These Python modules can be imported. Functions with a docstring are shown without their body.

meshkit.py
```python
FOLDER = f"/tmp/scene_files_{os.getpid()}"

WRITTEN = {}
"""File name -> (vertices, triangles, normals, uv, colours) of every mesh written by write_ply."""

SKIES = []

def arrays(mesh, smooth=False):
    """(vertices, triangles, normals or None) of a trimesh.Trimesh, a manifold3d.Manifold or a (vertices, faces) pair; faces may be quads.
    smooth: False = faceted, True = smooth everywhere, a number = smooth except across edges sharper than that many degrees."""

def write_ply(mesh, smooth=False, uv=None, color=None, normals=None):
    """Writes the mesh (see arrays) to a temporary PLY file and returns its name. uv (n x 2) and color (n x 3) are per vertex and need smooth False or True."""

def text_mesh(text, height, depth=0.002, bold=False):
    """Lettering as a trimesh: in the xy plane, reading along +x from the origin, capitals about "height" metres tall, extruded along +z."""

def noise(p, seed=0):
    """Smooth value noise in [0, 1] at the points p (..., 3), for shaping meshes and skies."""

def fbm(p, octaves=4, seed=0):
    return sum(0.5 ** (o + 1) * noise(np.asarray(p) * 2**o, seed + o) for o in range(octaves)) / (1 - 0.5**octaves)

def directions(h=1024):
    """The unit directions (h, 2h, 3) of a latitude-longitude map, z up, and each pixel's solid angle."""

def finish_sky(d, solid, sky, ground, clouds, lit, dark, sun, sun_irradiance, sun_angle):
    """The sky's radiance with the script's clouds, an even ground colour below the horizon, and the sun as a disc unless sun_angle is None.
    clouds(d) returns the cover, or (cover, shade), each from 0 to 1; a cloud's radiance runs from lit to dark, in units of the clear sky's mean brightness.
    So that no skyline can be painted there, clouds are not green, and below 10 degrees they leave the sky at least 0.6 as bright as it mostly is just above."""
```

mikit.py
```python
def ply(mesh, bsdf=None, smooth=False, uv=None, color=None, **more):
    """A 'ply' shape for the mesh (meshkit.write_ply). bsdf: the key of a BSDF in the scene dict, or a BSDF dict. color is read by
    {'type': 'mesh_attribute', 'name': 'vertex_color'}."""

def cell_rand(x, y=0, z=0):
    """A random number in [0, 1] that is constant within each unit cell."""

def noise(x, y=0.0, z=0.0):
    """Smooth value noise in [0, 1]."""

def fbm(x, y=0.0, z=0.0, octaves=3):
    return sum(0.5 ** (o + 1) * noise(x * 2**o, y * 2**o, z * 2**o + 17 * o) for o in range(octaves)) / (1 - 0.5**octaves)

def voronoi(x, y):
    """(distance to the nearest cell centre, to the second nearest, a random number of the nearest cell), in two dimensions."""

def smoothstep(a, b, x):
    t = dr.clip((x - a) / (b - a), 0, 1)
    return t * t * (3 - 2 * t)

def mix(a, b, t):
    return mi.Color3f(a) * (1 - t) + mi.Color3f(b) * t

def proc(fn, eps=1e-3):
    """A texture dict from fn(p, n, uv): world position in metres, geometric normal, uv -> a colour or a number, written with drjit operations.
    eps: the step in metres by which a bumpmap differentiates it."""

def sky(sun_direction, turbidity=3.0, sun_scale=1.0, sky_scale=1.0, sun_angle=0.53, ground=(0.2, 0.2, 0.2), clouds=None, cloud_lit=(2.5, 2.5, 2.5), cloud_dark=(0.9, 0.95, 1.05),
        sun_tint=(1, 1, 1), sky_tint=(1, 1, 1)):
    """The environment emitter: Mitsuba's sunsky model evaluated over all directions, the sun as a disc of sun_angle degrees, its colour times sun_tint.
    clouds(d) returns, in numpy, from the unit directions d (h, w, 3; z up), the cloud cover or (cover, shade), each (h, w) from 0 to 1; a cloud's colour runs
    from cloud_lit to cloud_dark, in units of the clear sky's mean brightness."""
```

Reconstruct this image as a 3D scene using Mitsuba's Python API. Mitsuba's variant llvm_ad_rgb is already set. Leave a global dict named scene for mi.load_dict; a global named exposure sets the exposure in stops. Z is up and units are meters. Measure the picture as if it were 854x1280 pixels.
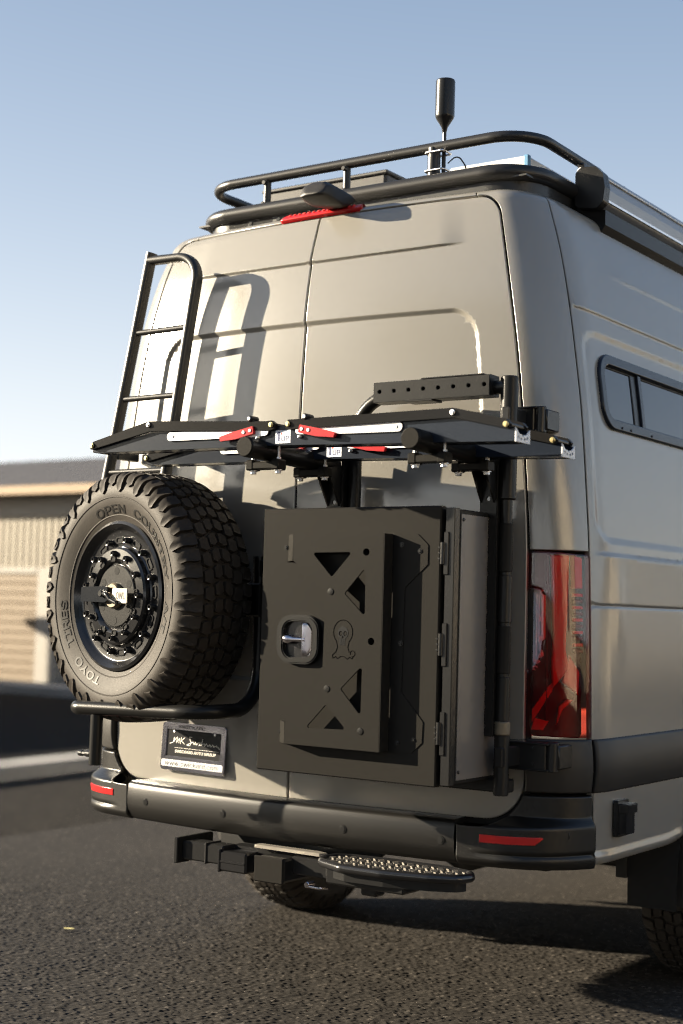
import math, random
import numpy as np, trimesh, shapely, manifold3d as m3
from shapely.geometry import Polygon, LineString, Point, box as sbox
from shapely import affinity
from shapely.ops import unary_union
from scipy.spatial import Delaunay
from scipy.interpolate import PchipInterpolator
import drjit as dr, mitsuba as mi
import mikit, meshkit
T4 = mi.ScalarTransform4f
random.seed(7); rng = np.random.default_rng(7)
scene, labels = {}, {}
# ------------------------------------------------------------------ camera, sky, exposure
CAM = np.array([2.945, -3.982, 1.256]); YAW, PIT, ROL = -.608, .067, .028
_f = np.array([math.sin(YAW)*math.cos(PIT), math.cos(YAW)*math.cos(PIT), math.sin(PIT)])
_r = np.cross(_f, [0, 0, 1]); _r /= np.linalg.norm(_r); _u = np.cross(_r, _f)
_up = -math.sin(ROL)*_r + math.cos(ROL)*_u
scene['camera'] = {'type': 'thinlens', 'fov': math.degrees(2*math.atan(427/1846)), 'fov_axis': 'x',
    'aperture_radius': .0135, 'focus_distance': 4.62, 'near_clip': .05, 'far_clip': 2000.,
    'to_world': T4().look_at(origin=CAM.tolist(), target=(CAM+_f).tolist(), up=_up.tolist())}
SUN = np.array([-0.8667, -0.4042, 0.2924])
def veil(d):   # thin even haze that thickens towards the horizon
    return .92*np.exp(-np.maximum(d[..., 2], 0)/.16)
scene['sky'] = mikit.sky(SUN.tolist(), turbidity=3.2, ground=(.10, .095, .09), sun_tint=(2.5, 3.05, 4.4), sky_scale=1.25, sky_tint=(1.05, .99, 1.03), clouds=veil, cloud_lit=(3.05, 2.98, 2.92))
exposure = 2.35
# ------------------------------------------------------------------ materials
def P(c, rough=.5, metal=0., **k):
    return {'type': 'twosided', 'b': {'type': 'principled', 'base_color': c if isinstance(c, dict) else {'type': 'rgb', 'value': list(c) if hasattr(c, '__len__') else [c]*3},
            'roughness': rough, 'metallic': metal, **k}}
def bump(tex, b, scale=1.):
    return {'type': 'twosided', 'b': {'type': 'bumpmap', 't': tex, 'scale': scale, 'b': b['b']}}
fbm, noise, smoothstep, mix = mikit.fbm, mikit.noise, mikit.smoothstep, mikit.mix
def grain(p, n, uv): return .00013*noise(p.x*420, p.y*420, p.z*420)
GRAIN = mikit.proc(grain, 4e-4)
def asph_c(p, n, uv):
    d, d2, w = mikit.voronoi(p.x*78, p.y*78)
    big = fbm(p.x*.35, p.y*.35, 0, 3); mid = fbm(p.x*3, p.y*3, 4, 3)
    v = .016+.036*w*w+.05*smoothstep(.93, .99, w)+.016*(big-.5)+.016*(mid-.5)
    v = v*(.35+.65*smoothstep(.0, .30, d2-d))
    return mi.Color3f(v*1.14, v*1.0, v*.86)
def asph_b(p, n, uv):
    d, d2, w = mikit.voronoi(p.x*78, p.y*78)
    return .0085*smoothstep(0., .55, d2-d)*(.3+.9*w)+.004*noise(p.x*40, p.y*40)
def asph_g(p, n, uv):
    d, d2, w = mikit.voronoi(p.x*85, p.y*85)
    v = .0175+.0245*w*w+.040*smoothstep(.95, .99, w)+.02*(fbm(p.x*.5, p.y*.5, 0, 3)-.5)
    return mi.Color3f(v*1.14, v, v*.86)
def conc_c(p, n, uv):
    v = .24+.12*(fbm(p.x*2.2, p.y*2.2, p.z*3, 4)-.5)
    return mi.Color3f(v, v*.96, v*.9)
def dry_c(p, n, uv):
    v = .8+.5*(fbm(p.x*.5, p.y*.5, 0, 4)-.5)
    return mi.Color3f(.24*v, .195*v, .13*v)
def rub_c(p, n, uv):
    v = .015+.022*fbm(p.x*14, p.y*14, p.z*14, 3)
    return mi.Color3f(v*1.2, v, v*.82)
def siding_c(p, n, uv):
    v = .93+.14*(fbm(p.x*1.3, p.y*1.3, p.z*.5, 3)-.5)
    return mi.Color3f(.37*v, .33*v, .265*v)
def paint_c(p, n, uv):
    dust = smoothstep(1.3, .5, p.z)*.5*fbm(p.x*9, p.y*9, p.z*9, 3)
    return mix((.300, .285, .254), (.285, .262, .224), dust)
def bark_c(p, n, uv):
    v = .10+.08*fbm(p.x*9, p.y*9, p.z*2, 3)
    return mi.Color3f(v, v*.8, v*.62)
def RP(c, al): return {'type': 'twosided', 'b': {'type': 'roughplastic', 'int_ior': 1.5, 'alpha': al, 'distribution': 'ggx', 'nonlinear': False, 'diffuse_reflectance': {'type': 'rgb', 'value': list(c)}}}
def M(k, d): scene['mat_'+k] = d
M('paint', {'type': 'twosided', 'b': {'type': 'roughplastic', 'int_ior': 2.05, 'alpha': .035, 'distribution': 'ggx', 'nonlinear': False, 'diffuse_reflectance': mikit.proc(paint_c)}})
M('gap', P(.012, .9))
M('trim', bump(GRAIN, RP((.012, .0113, .0105), .14)))
M('trim_smooth', RP((.036, .033, .030), .24))
M('powder', bump(GRAIN, P((.012, .0118, .0115), .32, specular=.3)))
M('powder_box', bump(GRAIN, P((.021, .0198, .0180), .34, specular=.07)))
M('side_plate', P((.15, .131, .115), .34, specular=.9))  # lighter than the box coat: bounced side light put into this colour
M('tube', P((.020, .0195, .019), .36, specular=.55))
M('anodised', P((.011, .016, .027), .22, specular=.45))
M('rod', P((.013, .0125, .0125), .2, specular=.2))
M('gloss_black', P((.012, .012, .013), .16, specular=.6, clearcoat=.6, clearcoat_gloss=.9))
M('satin_black', P((.015, .015, .0152), .26, specular=.4))
M('rubber', P(mikit.proc(rub_c), .62, specular=.3))
M('letter', P((.007, .0065, .006), .5, specular=.3))
M('chrome', {'type': 'twosided', 'b': {'type': 'roughconductor', 'material': 'Cr', 'alpha': .06}})
M('steel', {'type': 'twosided', 'b': {'type': 'roughconductor', 'material': 'Al', 'alpha': .22}})
M('zinc', P((.62, .60, .52), .35, 1.))
M('brass', P((.72, .60, .30), .35, 1.))
M('silver', P((.74, .74, .75), .42, .35))
M('alu_white', P((.66, .67, .70), .4, .1))
M('red_lever', P((.42, .012, .018), .3, specular=.4))
M('sticker', P((.68, .72, .80), .4))
M('navy_ink', P((.02, .035, .13), .5))
M('red_ink', P((.6, .03, .03), .5))
M('tag', P((.52, .48, .39), .45))
M('dull_steel', P((.22, .20, .17), .5, .3))
M('ink', P(.015, .6))
M('bronze', P((.20, .165, .115), .5, .4))
M('arm_black', P((.006, .008, .012), .22, specular=.2))
M('hatch_grey', P((.05, .048, .047), .5))
M('engraving', P(.003, .9, specular=0.))
M('red_plastic', P((.50, .012, .012), .18, specular=.6, clearcoat=.5))
M('red_inner', P((.62, .06, .045), .35))
M('red_dark', P((.11, .006, .008), .35))
M('lamp_dark', P((.055, .010, .012), .3))
M('lamp_silver', P((.86, .90, .95), .3, .0, specular=.6))
M('red_lens', {'type': 'thindielectric', 'int_ior': 1.5, 'specular_transmittance': {'type': 'rgb', 'value': [.95, .13, .09]}})
M('clear_lens', {'type': 'thindielectric', 'int_ior': 1.5, 'specular_transmittance': {'type': 'rgb', 'value': [.93, .95, .97]}})
M('smoke_glass', {'type': 'twosided', 'b': {'type': 'plastic', 'int_ior': 1.8, 'nonlinear': False, 'diffuse_reflectance': {'type': 'rgb', 'value': [.018, .030, .052]}}})
M('plate_black', P((.012, .012, .013), .12, specular=.6, clearcoat=.8))
M('frame_band', P((.62, .64, .66), .3, .3))
M('white_ink', P((.72, .70, .64), .5))
M('asphalt', bump(mikit.proc(asph_b, 1.5e-3), P(mikit.proc(asph_c), .82, specular=.35)))
M('asphalt_grit', P(mikit.proc(asph_g), .8, specular=.3))
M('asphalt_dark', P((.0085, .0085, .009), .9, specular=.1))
M('dry_grass', P(mikit.proc(dry_c), .95))
M('concrete', P(mikit.proc(conc_c), .85))
M('siding', P(mikit.proc(siding_c), .6))
M('siding_trim', P((.33, .31, .28), .6))
M('roofing', P((.085, .083, .088), .7))
M('fascia', P((.30, .20, .11), .6))
M('brown_door', P((.20, .15, .10), .6))
M('plaster', P((.46, .40, .31), .8))
M('bark', P(mikit.proc(bark_c), .9))
M('leaf', {'type': 'principledthin', 'base_color': {'type': 'rgb', 'value': [.075, .085, .03]}, 'roughness': .6, 'diff_trans': .7})
M('panel_white', P((.70, .70, .68), .45))
M('panel_glass', P((.01, .012, .02), .1, clearcoat=1.))
M('blue_film', P((.12, .3, .5), .4))
M('awning_grey', P((.30, .31, .33), .32, .5))
M('leaf_yellow', P((.62, .55, .25), .6))
M('interior', P(.03, .8))
# ------------------------------------------------------------------ helpers
def nm(key):
    if key not in scene and key not in labels: return key
    i = 1
    while f'{key}_{i:03d}' in scene or f'{key}_{i:03d}' in labels: i += 1
    return f'{key}_{i:03d}'
def thing(key, label, cat, group=None, kind=None):
    key = nm(key); labels[key] = {'label': label, 'category': cat}
    if group: labels[key]['group'] = group
    if kind: labels[key]['kind'] = kind
    return key
def struct(key, mesh, mat, label, cat, smooth=False):
    scene[key] = mikit.ply(mesh, 'mat_'+mat, smooth); labels[key] = {'label': label, 'category': cat, 'kind': 'structure'}
def own(key, mesh, mat, smooth=30): scene[key] = mikit.ply(mesh, 'mat_'+mat, smooth); return key
def part(parent, name, mesh, mat, smooth=30, label=None):
    k = nm(parent+'__'+name)
    if isinstance(mesh, dict): scene[k] = dict(mesh, bsdf={'type': 'ref', 'id': 'mat_'+mat})
    else: scene[k] = mikit.ply(mesh, 'mat_'+mat, smooth)
    if label: labels[k] = {'label': label}
    return k
def cat(*ms):
    ms = [x for m in ms for x in (m if isinstance(m, (list, tuple)) else [m])]
    return trimesh.util.concatenate(ms)
def tm(man):
    m = man.to_mesh(); return trimesh.Trimesh(m.vert_properties[:, :3], m.tri_verts, process=False)
def rbox(x0, x1, y0, y1, z0, z1, c=.002):
    c = min(c, .49*min(x1-x0, y1-y0, z1-z0)); pts = []
    for sx in (0, 1):
        for sy in (0, 1):
            for sz in (0, 1):
                X, Y, Z = (x0, x1)[sx], (y0, y1)[sy], (z0, z1)[sz]; dx, dy, dz = c*(1-2*sx), c*(1-2*sy), c*(1-2*sz)
                pts += [(X, Y+dy, Z+dz), (X+dx, Y, Z+dz), (X+dx, Y+dy, Z)]
    h = trimesh.convex.convex_hull(np.array(pts)); return h
def frame(o, ax, ay, az=None):
    ax = np.array(ax, float); ay = np.array(ay, float); ax /= np.linalg.norm(ax); ay /= np.linalg.norm(ay)
    az = np.cross(ax, ay) if az is None else np.array(az, float)
    m = np.eye(4); m[:3, 0], m[:3, 1], m[:3, 2], m[:3, 3] = ax, ay, az, o; return m
def xf(mesh, m): mesh = mesh.copy(); mesh.apply_transform(m); return mesh
def rear(x, y, z): return frame((x, y, z), (1, 0, 0), (0, 0, 1))       # local x right, local y up, local z towards the viewer behind the van
def cyl(p0, p1, r, n=20, c=.0, r2=None):
    p0, p1 = np.array(p0, float), np.array(p1, float); d = p1-p0; L = np.linalg.norm(d); d /= L
    a = np.cross(d, [0, 0, 1.] if abs(d[2]) < .9 else [1., 0, 0]); a /= np.linalg.norm(a); b = np.cross(d, a)
    r2 = r if r2 is None else r2
    prof = [(0, 0), (r-c, 0), (r, c), (r2, L-c), (r2-c, L), (0, L)] if c else [(0, 0), (r, 0), (r2, L), (0, L)]
    return lathe(prof, frame(p0, a, b, d), n)
def lathe(prof, m=None, n=48):
    prof = np.array(prof, float); th = np.arange(n)*2*math.pi/n; k = len(prof)
    v = np.stack([prof[:, 0][None]*np.cos(th)[:, None], prof[:, 0][None]*np.sin(th)[:, None], np.repeat(prof[:, 1][None], n, 0)], -1).reshape(-1, 3)
    f = []
    for i in range(n):
        j = (i+1) % n
        for q in range(k-1):
            a, b, c_, d = i*k+q, j*k+q, j*k+q+1, i*k+q+1
            if prof[q, 0] > 1e-9: f.append((a, b, c_))
            if prof[q+1, 0] > 1e-9: f.append((a, c_, d))
    me = trimesh.Trimesh(v, f, process=False); me.merge_vertices()
    return xf(me, m) if m is not None else me
def fillet(pts, r, n=8, closed=False):
    pts = [np.array(p, float) for p in pts]; rs = r if hasattr(r, '__len__') else [r]*len(pts); out = []; N = len(pts)
    for i in range(N):
        if not closed and i in (0, N-1): out.append(pts[i]); continue
        a, b, c = pts[i-1], pts[i], pts[(i+1) % N]; d1 = a-b; d2 = c-b; l1, l2 = np.linalg.norm(d1), np.linalg.norm(d2); d1 /= l1; d2 /= l2
        ang = math.acos(np.clip(d1@d2, -1, 1))
        if abs(ang-math.pi) < 1e-3 or rs[i] <= 0: out.append(b); continue
        t = min(rs[i]/math.tan(ang/2), .49*l1, .49*l2); R = t*math.tan(ang/2); bis = (d1+d2); bis /= np.linalg.norm(bis); cen = b+bis*R/math.sin(ang/2)
        p0, p1 = b+d1*t, b+d2*t; u0 = (p0-cen)/R; u1 = (p1-cen)/R; w = math.acos(np.clip(u0@u1, -1, 1))
        for k in range(n+1):
            q = k/n; out.append(cen+R*(math.sin((1-q)*w)*u0+math.sin(q*w)*u1)/max(math.sin(w), 1e-9))
    return np.array(out)
def tube(pts, r, n=16, closed=False, sec=None, caps=True, up=None):
    """a tube along pts; sec: a section polygon (k,2) instead of the circle, first axis along up x tangent"""
    pts = np.array(pts, float); N = len(pts)
    tg = np.roll(pts, -1, 0)-np.roll(pts, 1, 0) if closed else np.gradient(pts, axis=0)
    tg /= np.linalg.norm(tg, axis=1, keepdims=True)
    if sec is None: th = np.arange(n)*2*math.pi/n; sec = np.c_[np.cos(th), np.sin(th)]*r
    k = len(sec); ref = np.array(up if up is not None else ([0, 0, 1.] if abs(tg[0][2]) < .9 else [0, 1., 0]), float); V = []
    for i in range(N):
        a = np.cross(ref, tg[i]); a /= np.linalg.norm(a); b = np.cross(tg[i], a)
        if up is None: ref = b
        V.append(pts[i]+sec[:, :1]*a+sec[:, 1:]*b)
    V = np.vstack(V); F = []
    for i in range(N if closed else N-1):
        j = (i+1) % N
        for q in range(k):
            w = (q+1) % k; F += [(i*k+q, i*k+w, j*k+w), (i*k+q, j*k+w, j*k+q)]
    if not closed and caps:
        V = np.vstack([V, pts[0], pts[-1]])
        for q in range(k):
            w = (q+1) % k; F += [(len(V)-2, w, q), (len(V)-1, (N-1)*k+q, (N-1)*k+w)]
    me = trimesh.Trimesh(V, F, process=False)
    if me.volume < 0: me.invert()
    return me
def rrect(w, h, r, n=6): return sbox(-w/2+r, -h/2+r, w/2-r, h/2-r).buffer(r, quad_segs=n)
def rpoly(pts, r): return Polygon(pts).buffer(-r).buffer(2*r, quad_segs=5).buffer(-r, quad_segs=5) if r else Polygon(pts)
def ext(poly, t, m=None, bev=.0):
    """extrudes a polygon along +z by t; bev: bevel of the upper rim"""
    polys = getattr(poly, 'geoms', [poly]); out = []
    for g in polys:
        if g.is_empty or g.area < 1e-9: continue
        if bev:
            cs = m3.CrossSection([np.array(g.exterior.coords)[:-1]]+[np.array(i.coords)[:-1] for i in g.interiors], m3.FillRule.EvenOdd)
            a = m3.Manifold.extrude(cs, t-bev); st = 2
            for q in range(st):
                e0, e1 = bev*(1-math.cos(math.pi/2*(q)/st)), bev*(1-math.cos(math.pi/2*(q+1)/st))
                h0, h1 = bev*math.sin(math.pi/2*q/st), bev*math.sin(math.pi/2*(q+1)/st)
                a = a+m3.Manifold.extrude(cs.offset(-(e0+e1)/2, m3.JoinType.Miter), h1-h0+.0001).translate([0, 0, t-bev+h0-.0001])
            out.append(tm(a))
        else: out.append(trimesh.creation.extrude_polygon(g, t, engine='earcut'))
    me = cat(out); return xf(me, m) if m is not None else me
def textm(s, h, d=.001, bold=False, w=None):
    t = meshkit.text_mesh(s, h, d, bold); b = t.bounds
    t.apply_translation([-(b[0][0]+b[1][0])/2, -(b[0][1]+b[1][1])/2, 0])
    if w: t.apply_scale([w/(b[1][0]-b[0][0]), 1, 1])
    return t
def bolt(p, n, r=.008, h=.006, sides=6, washer=True):
    p = np.array(p, float); n = np.array(n, float); n /= np.linalg.norm(n)
    ms = [cyl(p, p+n*h, r, sides, .0008)]
    if washer: ms.append(cyl(p-n*.001, p+n*.0015, r*1.45, 16))
    return cat(ms)
def socket_bolt(p, n, r, h):
    p = np.array(p, float); n = np.array(n, float); n /= np.linalg.norm(n); a = np.cross(n, [0, 0, 1.] if abs(n[2]) < .9 else [1., 0, 0]); a /= np.linalg.norm(a)
    return lathe([(0, h*.45), (r*.5, h*.45), (r*.52, h*.97), (r*.8, h), (r, h*.8), (r, 0)][::-1], frame(p, a, np.cross(n, a), n), 14)
# ------------------------------------------------------------------ the van's skin S(s, z): s runs round the van, 0 at the middle of the rear doors
Wf = PchipInterpolator([.3, .7, 1.0, 1.2, 1.46, 1.684, 1.886, 2.06, 2.26, 2.43, 2.58, 2.72], [1.012, 1.015, 1.012, 1.008, 1.0, .985, .965, .94, .905, .862, .805, .745])
Gf = PchipInterpolator([.3, .63, .9, 1.04, 1.43, 1.55, 1.82, 1.97, 2.12, 2.42, 2.55, 2.72], [.838, .838, .837, .838, .840, .836, .813, .797, .776, .717, .683, .63])
Yf = PchipInterpolator([.3, .63, 1.0, 1.6, 1.9, 2.226, 2.44, 2.61, 2.72], [-.01, -.015, -.025, -.032, -.02, 0, .03, .075, .11])
RT, RZ, BOW = .05, 2.588, .10
def S(s, z):
    s = np.asarray(s, float); z = np.asarray(z, float); a = np.abs(s)
    q = np.clip((z-RZ)/RT, 0, .9995); ins = RT*(1-np.sqrt(1-q*q))
    G, W, Y = Gf(z)-ins*.7, Wf(z)-ins, Yf(z)+ins
    YG = Y+BOW*G*G; x1 = G*a/.84; y1 = Y+BOW*x1*x1
    t = np.clip((a-.84)/.28, 0, 1); D = W-G; L = .25
    p0x, p0y, p1x, p1y, p2y, p3y = G, YG, G+.5*D, YG+.5*D*2*BOW*G, YG+L-.17, YG+L
    b0, b1, b2, b3 = (1-t)**3, 3*t*(1-t)**2, 3*t*t*(1-t), t**3
    x2 = b0*p0x+b1*p1x+(b2+b3)*W; y2 = b0*p0y+b1*p1y+b2*p2y+b3*p3y
    x = np.where(a <= .84, x1, np.where(a <= 1.12, x2, W)); y = np.where(a <= .84, y1, np.where(a <= 1.12, y2, p3y+(a-1.12)))
    return np.stack([x*np.sign(np.where(s == 0, 1, s)), y, z], -1)
def SN(fn, s, z, e=2e-4):
    ds = fn(s+e, z)-fn(s-e, z); dz = fn(s, z+e)-fn(s, z-e); n = np.cross(ds, dz)
    return n/np.maximum(np.linalg.norm(n, axis=-1, keepdims=True), 1e-12), ds/(2*e), dz/(2*e)
def surf(disp=None, off=0.):
    def F(s, z):
        n, _, _ = SN(S, s, z)
        d = off+(disp(s, z) if disp else 0)
        return S(s, z)+n*np.broadcast_to(np.asarray(d), np.shape(s))[..., None]
    return F
def patch(poly, grids, disp=None, off=0., r=.004, flange=.02, step=.012):
    """a sheet of the van's skin cut out along poly (in s, z), its rim rolled inwards"""
    F = surf(disp, off); poly = shapely.geometry.polygon.orient(poly, 1.0)
    V, N, faces, inner, base = [], [], [], [], 0
    lev = [(0, r+flange, 90.), (0, r, 90.), (.13*r, .5*r, 60.), (.5*r, .134*r, 30.), (r, 0, 0.)]; rings2d = []; ringidx = []
    for ring in [poly.exterior, *poly.interiors]:
        c = np.array(shapely.segmentize(LineString(ring.coords), step).coords)[:-1]
        d = np.roll(c, -1, 0)-np.roll(c, 1, 0); d /= np.maximum(np.linalg.norm(d, axis=1, keepdims=True), 1e-12); o = np.c_[d[:, 1], -d[:, 0]]
        n = len(c)
        for (dd, dep, ang) in lev:
            q = c-o*dd; n3, ds, dz = SN(F, q[:, 0], q[:, 1]); t3 = ds*o[:, :1]+dz*o[:, 1:]; t3 -= n3*(t3*n3).sum(1, keepdims=True); t3 /= np.linalg.norm(t3, axis=1, keepdims=True)
            a = math.radians(ang); V.append(F(q[:, 0], q[:, 1])-n3*dep); N.append(n3*math.cos(a)+t3*math.sin(a))
        for l in range(len(lev)-1):
            i = np.arange(n); j = (i+1) % n; A, B = base+l*n, base+(l+1)*n
            faces += [np.c_[A+i, A+j, B+j], np.c_[A+i, B+j, B+i]]
        rings2d.append(q); ringidx.append(base+(len(lev)-1)*n+np.arange(n)); base += len(lev)*n
    ip = Polygon(rings2d[0], rings2d[1:]); ipb = ip.buffer(1e-9) if not ip.is_valid else ip
    pts = []
    for (s0, s1, ds, z0, z1, dz) in grids:
        g = np.stack(np.meshgrid(np.arange(s0, s1+1e-9, ds), np.arange(z0, z1+1e-9, dz)), -1).reshape(-1, 2); pts.append(g)
    if pts:
        pts = np.vstack(pts); pts = pts[shapely.contains_xy(ipb.buffer(-.5*step), pts[:, 0], pts[:, 1])]
        n3, _, _ = SN(F, pts[:, 0], pts[:, 1]); V.append(F(pts[:, 0], pts[:, 1])); N.append(n3)
    else: pts = np.zeros((0, 2))
    all2 = np.vstack([*rings2d, pts]); idx = np.concatenate([*ringidx, base+np.arange(len(pts))])
    tri = Delaunay(all2).simplices; cen = all2[tri].mean(1); tri = tri[shapely.contains_xy(ipb, cen[:, 0], cen[:, 1])]
    a, b, c = (all2[tri[:, k]] for k in range(3)); cr = (b[:, 0]-a[:, 0])*(c[:, 1]-a[:, 1])-(b[:, 1]-a[:, 1])*(c[:, 0]-a[:, 0])
    tri = tri[np.abs(cr) > 1e-12]; cr = cr[np.abs(cr) > 1e-12]; tri[cr < 0] = tri[cr < 0][:, ::-1]
    faces.append(idx[tri]); v = np.vstack(V); f = np.vstack(faces); n = np.vstack(N)
    path = meshkit.write_ply((v, f), False, normals=n)
    return {'type': 'ply', 'filename': path, 'face_normals': False}
def sweep_s(prof, s0, s1, ds=.02, mod=None):
    """a moulding along the skin: prof is a list of (offset, z); mod(s, prof) may reshape it"""
    ss = np.linspace(s0, s1, max(3, int(abs(s1-s0)/ds))); V = []; k = len(prof)
    for s in ss:
        p = np.array(mod(s, np.array(prof, float)) if mod else prof, float); n, _, _ = SN(S, np.full(k, s), p[:, 1]); V.append(S(np.full(k, s), p[:, 1])+n*p[:, :1])
    V = np.vstack(V); F = []
    for i in range(len(ss)-1):
        for q in range(k-1): F += [(i*k+q, (i+1)*k+q, (i+1)*k+q+1), (i*k+q, (i+1)*k+q+1, i*k+q+1)]
    c0, c1 = len(V), len(V)+1; V = np.vstack([V, V[:k].mean(0), V[-k:].mean(0)])
    for q in range(k-1): F += [(c0, q, q+1), (c1, (len(ss)-1)*k+q+1, (len(ss)-1)*k+q)]
    me = trimesh.Trimesh(V, np.array(F), process=False); e = V[len(ss)//2*k+k//2]
    mid = len(ss)//2*k+k//2; fn = me.face_normals[(len(ss)//2)*(k-1)*2+(k//2)*2]
    n, _, _ = SN(S, np.array([ss[len(ss)//2]]), np.array([prof[k//2][1]]))
    if fn@n[0] < 0: me.invert()
    return me
def mir(poly): return affinity.scale(poly, -1, 1, origin=(0, 0))
def sm(a, b, x): t = np.clip((x-a)/(b-a), 0, 1); return t*t*(3-2*t)
def rr_sd(s, z, s0, s1, z0, z1, r):
    qx = np.abs(s-(s0+s1)/2)-(s1-s0)/2+r; qz = np.abs(z-(z0+z1)/2)-(z1-z0)/2+r
    return np.hypot(np.maximum(qx, 0), np.maximum(qz, 0))+np.minimum(np.maximum(qx, qz), 0)-r
# ------------------------------------------------------------------ setting: ground, kerbs
GZ = -.05
g = trimesh.Trimesh([(-400, -400, GZ), (400, -400, GZ), (400, 400, GZ), (-400, 400, GZ)], [(0, 1, 2), (0, 2, 3)], process=False)
def pebbled(x0, x1, y0, y1, st):
    from scipy.spatial import cKDTree
    nx_, ny_ = int((x1-x0)/st), int((y1-y0)/st); X, Y = np.meshgrid(np.linspace(x0, x1, nx_), np.linspace(y0, y1, ny_)); q = np.c_[X.ravel(), Y.ravel()]
    r = np.random.default_rng(11); n = int((x1-x0)*(y1-y0)/.0118**2); c = np.c_[r.uniform(x0, x1, n), r.uniform(y0, y1, n)]; rad = r.uniform(.0045, .0085, n); top = r.uniform(.35, 1., n)
    d, k = cKDTree(c).query(q, k=3); h = (np.sqrt(np.maximum(rad[k]**2-d**2, 0))*top[k]*.55).max(1)
    h += .004*meshkit.noise(np.c_[q*9, 0*q[:, :1]])
    e = np.minimum.reduce([q[:, 0]-x0, x1-q[:, 0], q[:, 1]-y0, y1-q[:, 1]]); h *= np.clip(e/.25, 0, 1)*np.clip((3.4-q[:, 1]+.45*q[:, 0])/2.2, .12, 1)
    i = np.arange((ny_-1)*nx_).reshape(ny_-1, nx_)[:, :-1].ravel()
    return trimesh.Trimesh(np.c_[q, GZ+.003+h], np.vstack([np.c_[i, i+1, i+nx_+1], np.c_[i, i+nx_+1, i+nx_]]), process=False)
pb = pebbled(-3.3, 2.0, -1.2, 3.3, .0062)
labels['parking_lot'] = {'label': 'dark grainy asphalt of the open parking lot', 'category': 'asphalt', 'kind': 'structure'}
part('parking_lot', 'sheet', g, 'asphalt', False); part('parking_lot', 'grit', pb, 'asphalt_grit', True); labels['parking_lot__grit'] = {'kind': 'stuff'}
VAN = thing('camper_van', 'tall beige grey camper van seen from behind with black bumper and red tail lamp', 'van')
lane = trimesh.Trimesh([(-5.2, -6, GZ+.004), (-5.95, 11.0, GZ+.004), (-40, 11.0, GZ+.004), (-40, -6, GZ+.004)], [(0, 1, 2), (0, 2, 3)], process=False)  # separate sheet, darker than the rest of the lot
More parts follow.
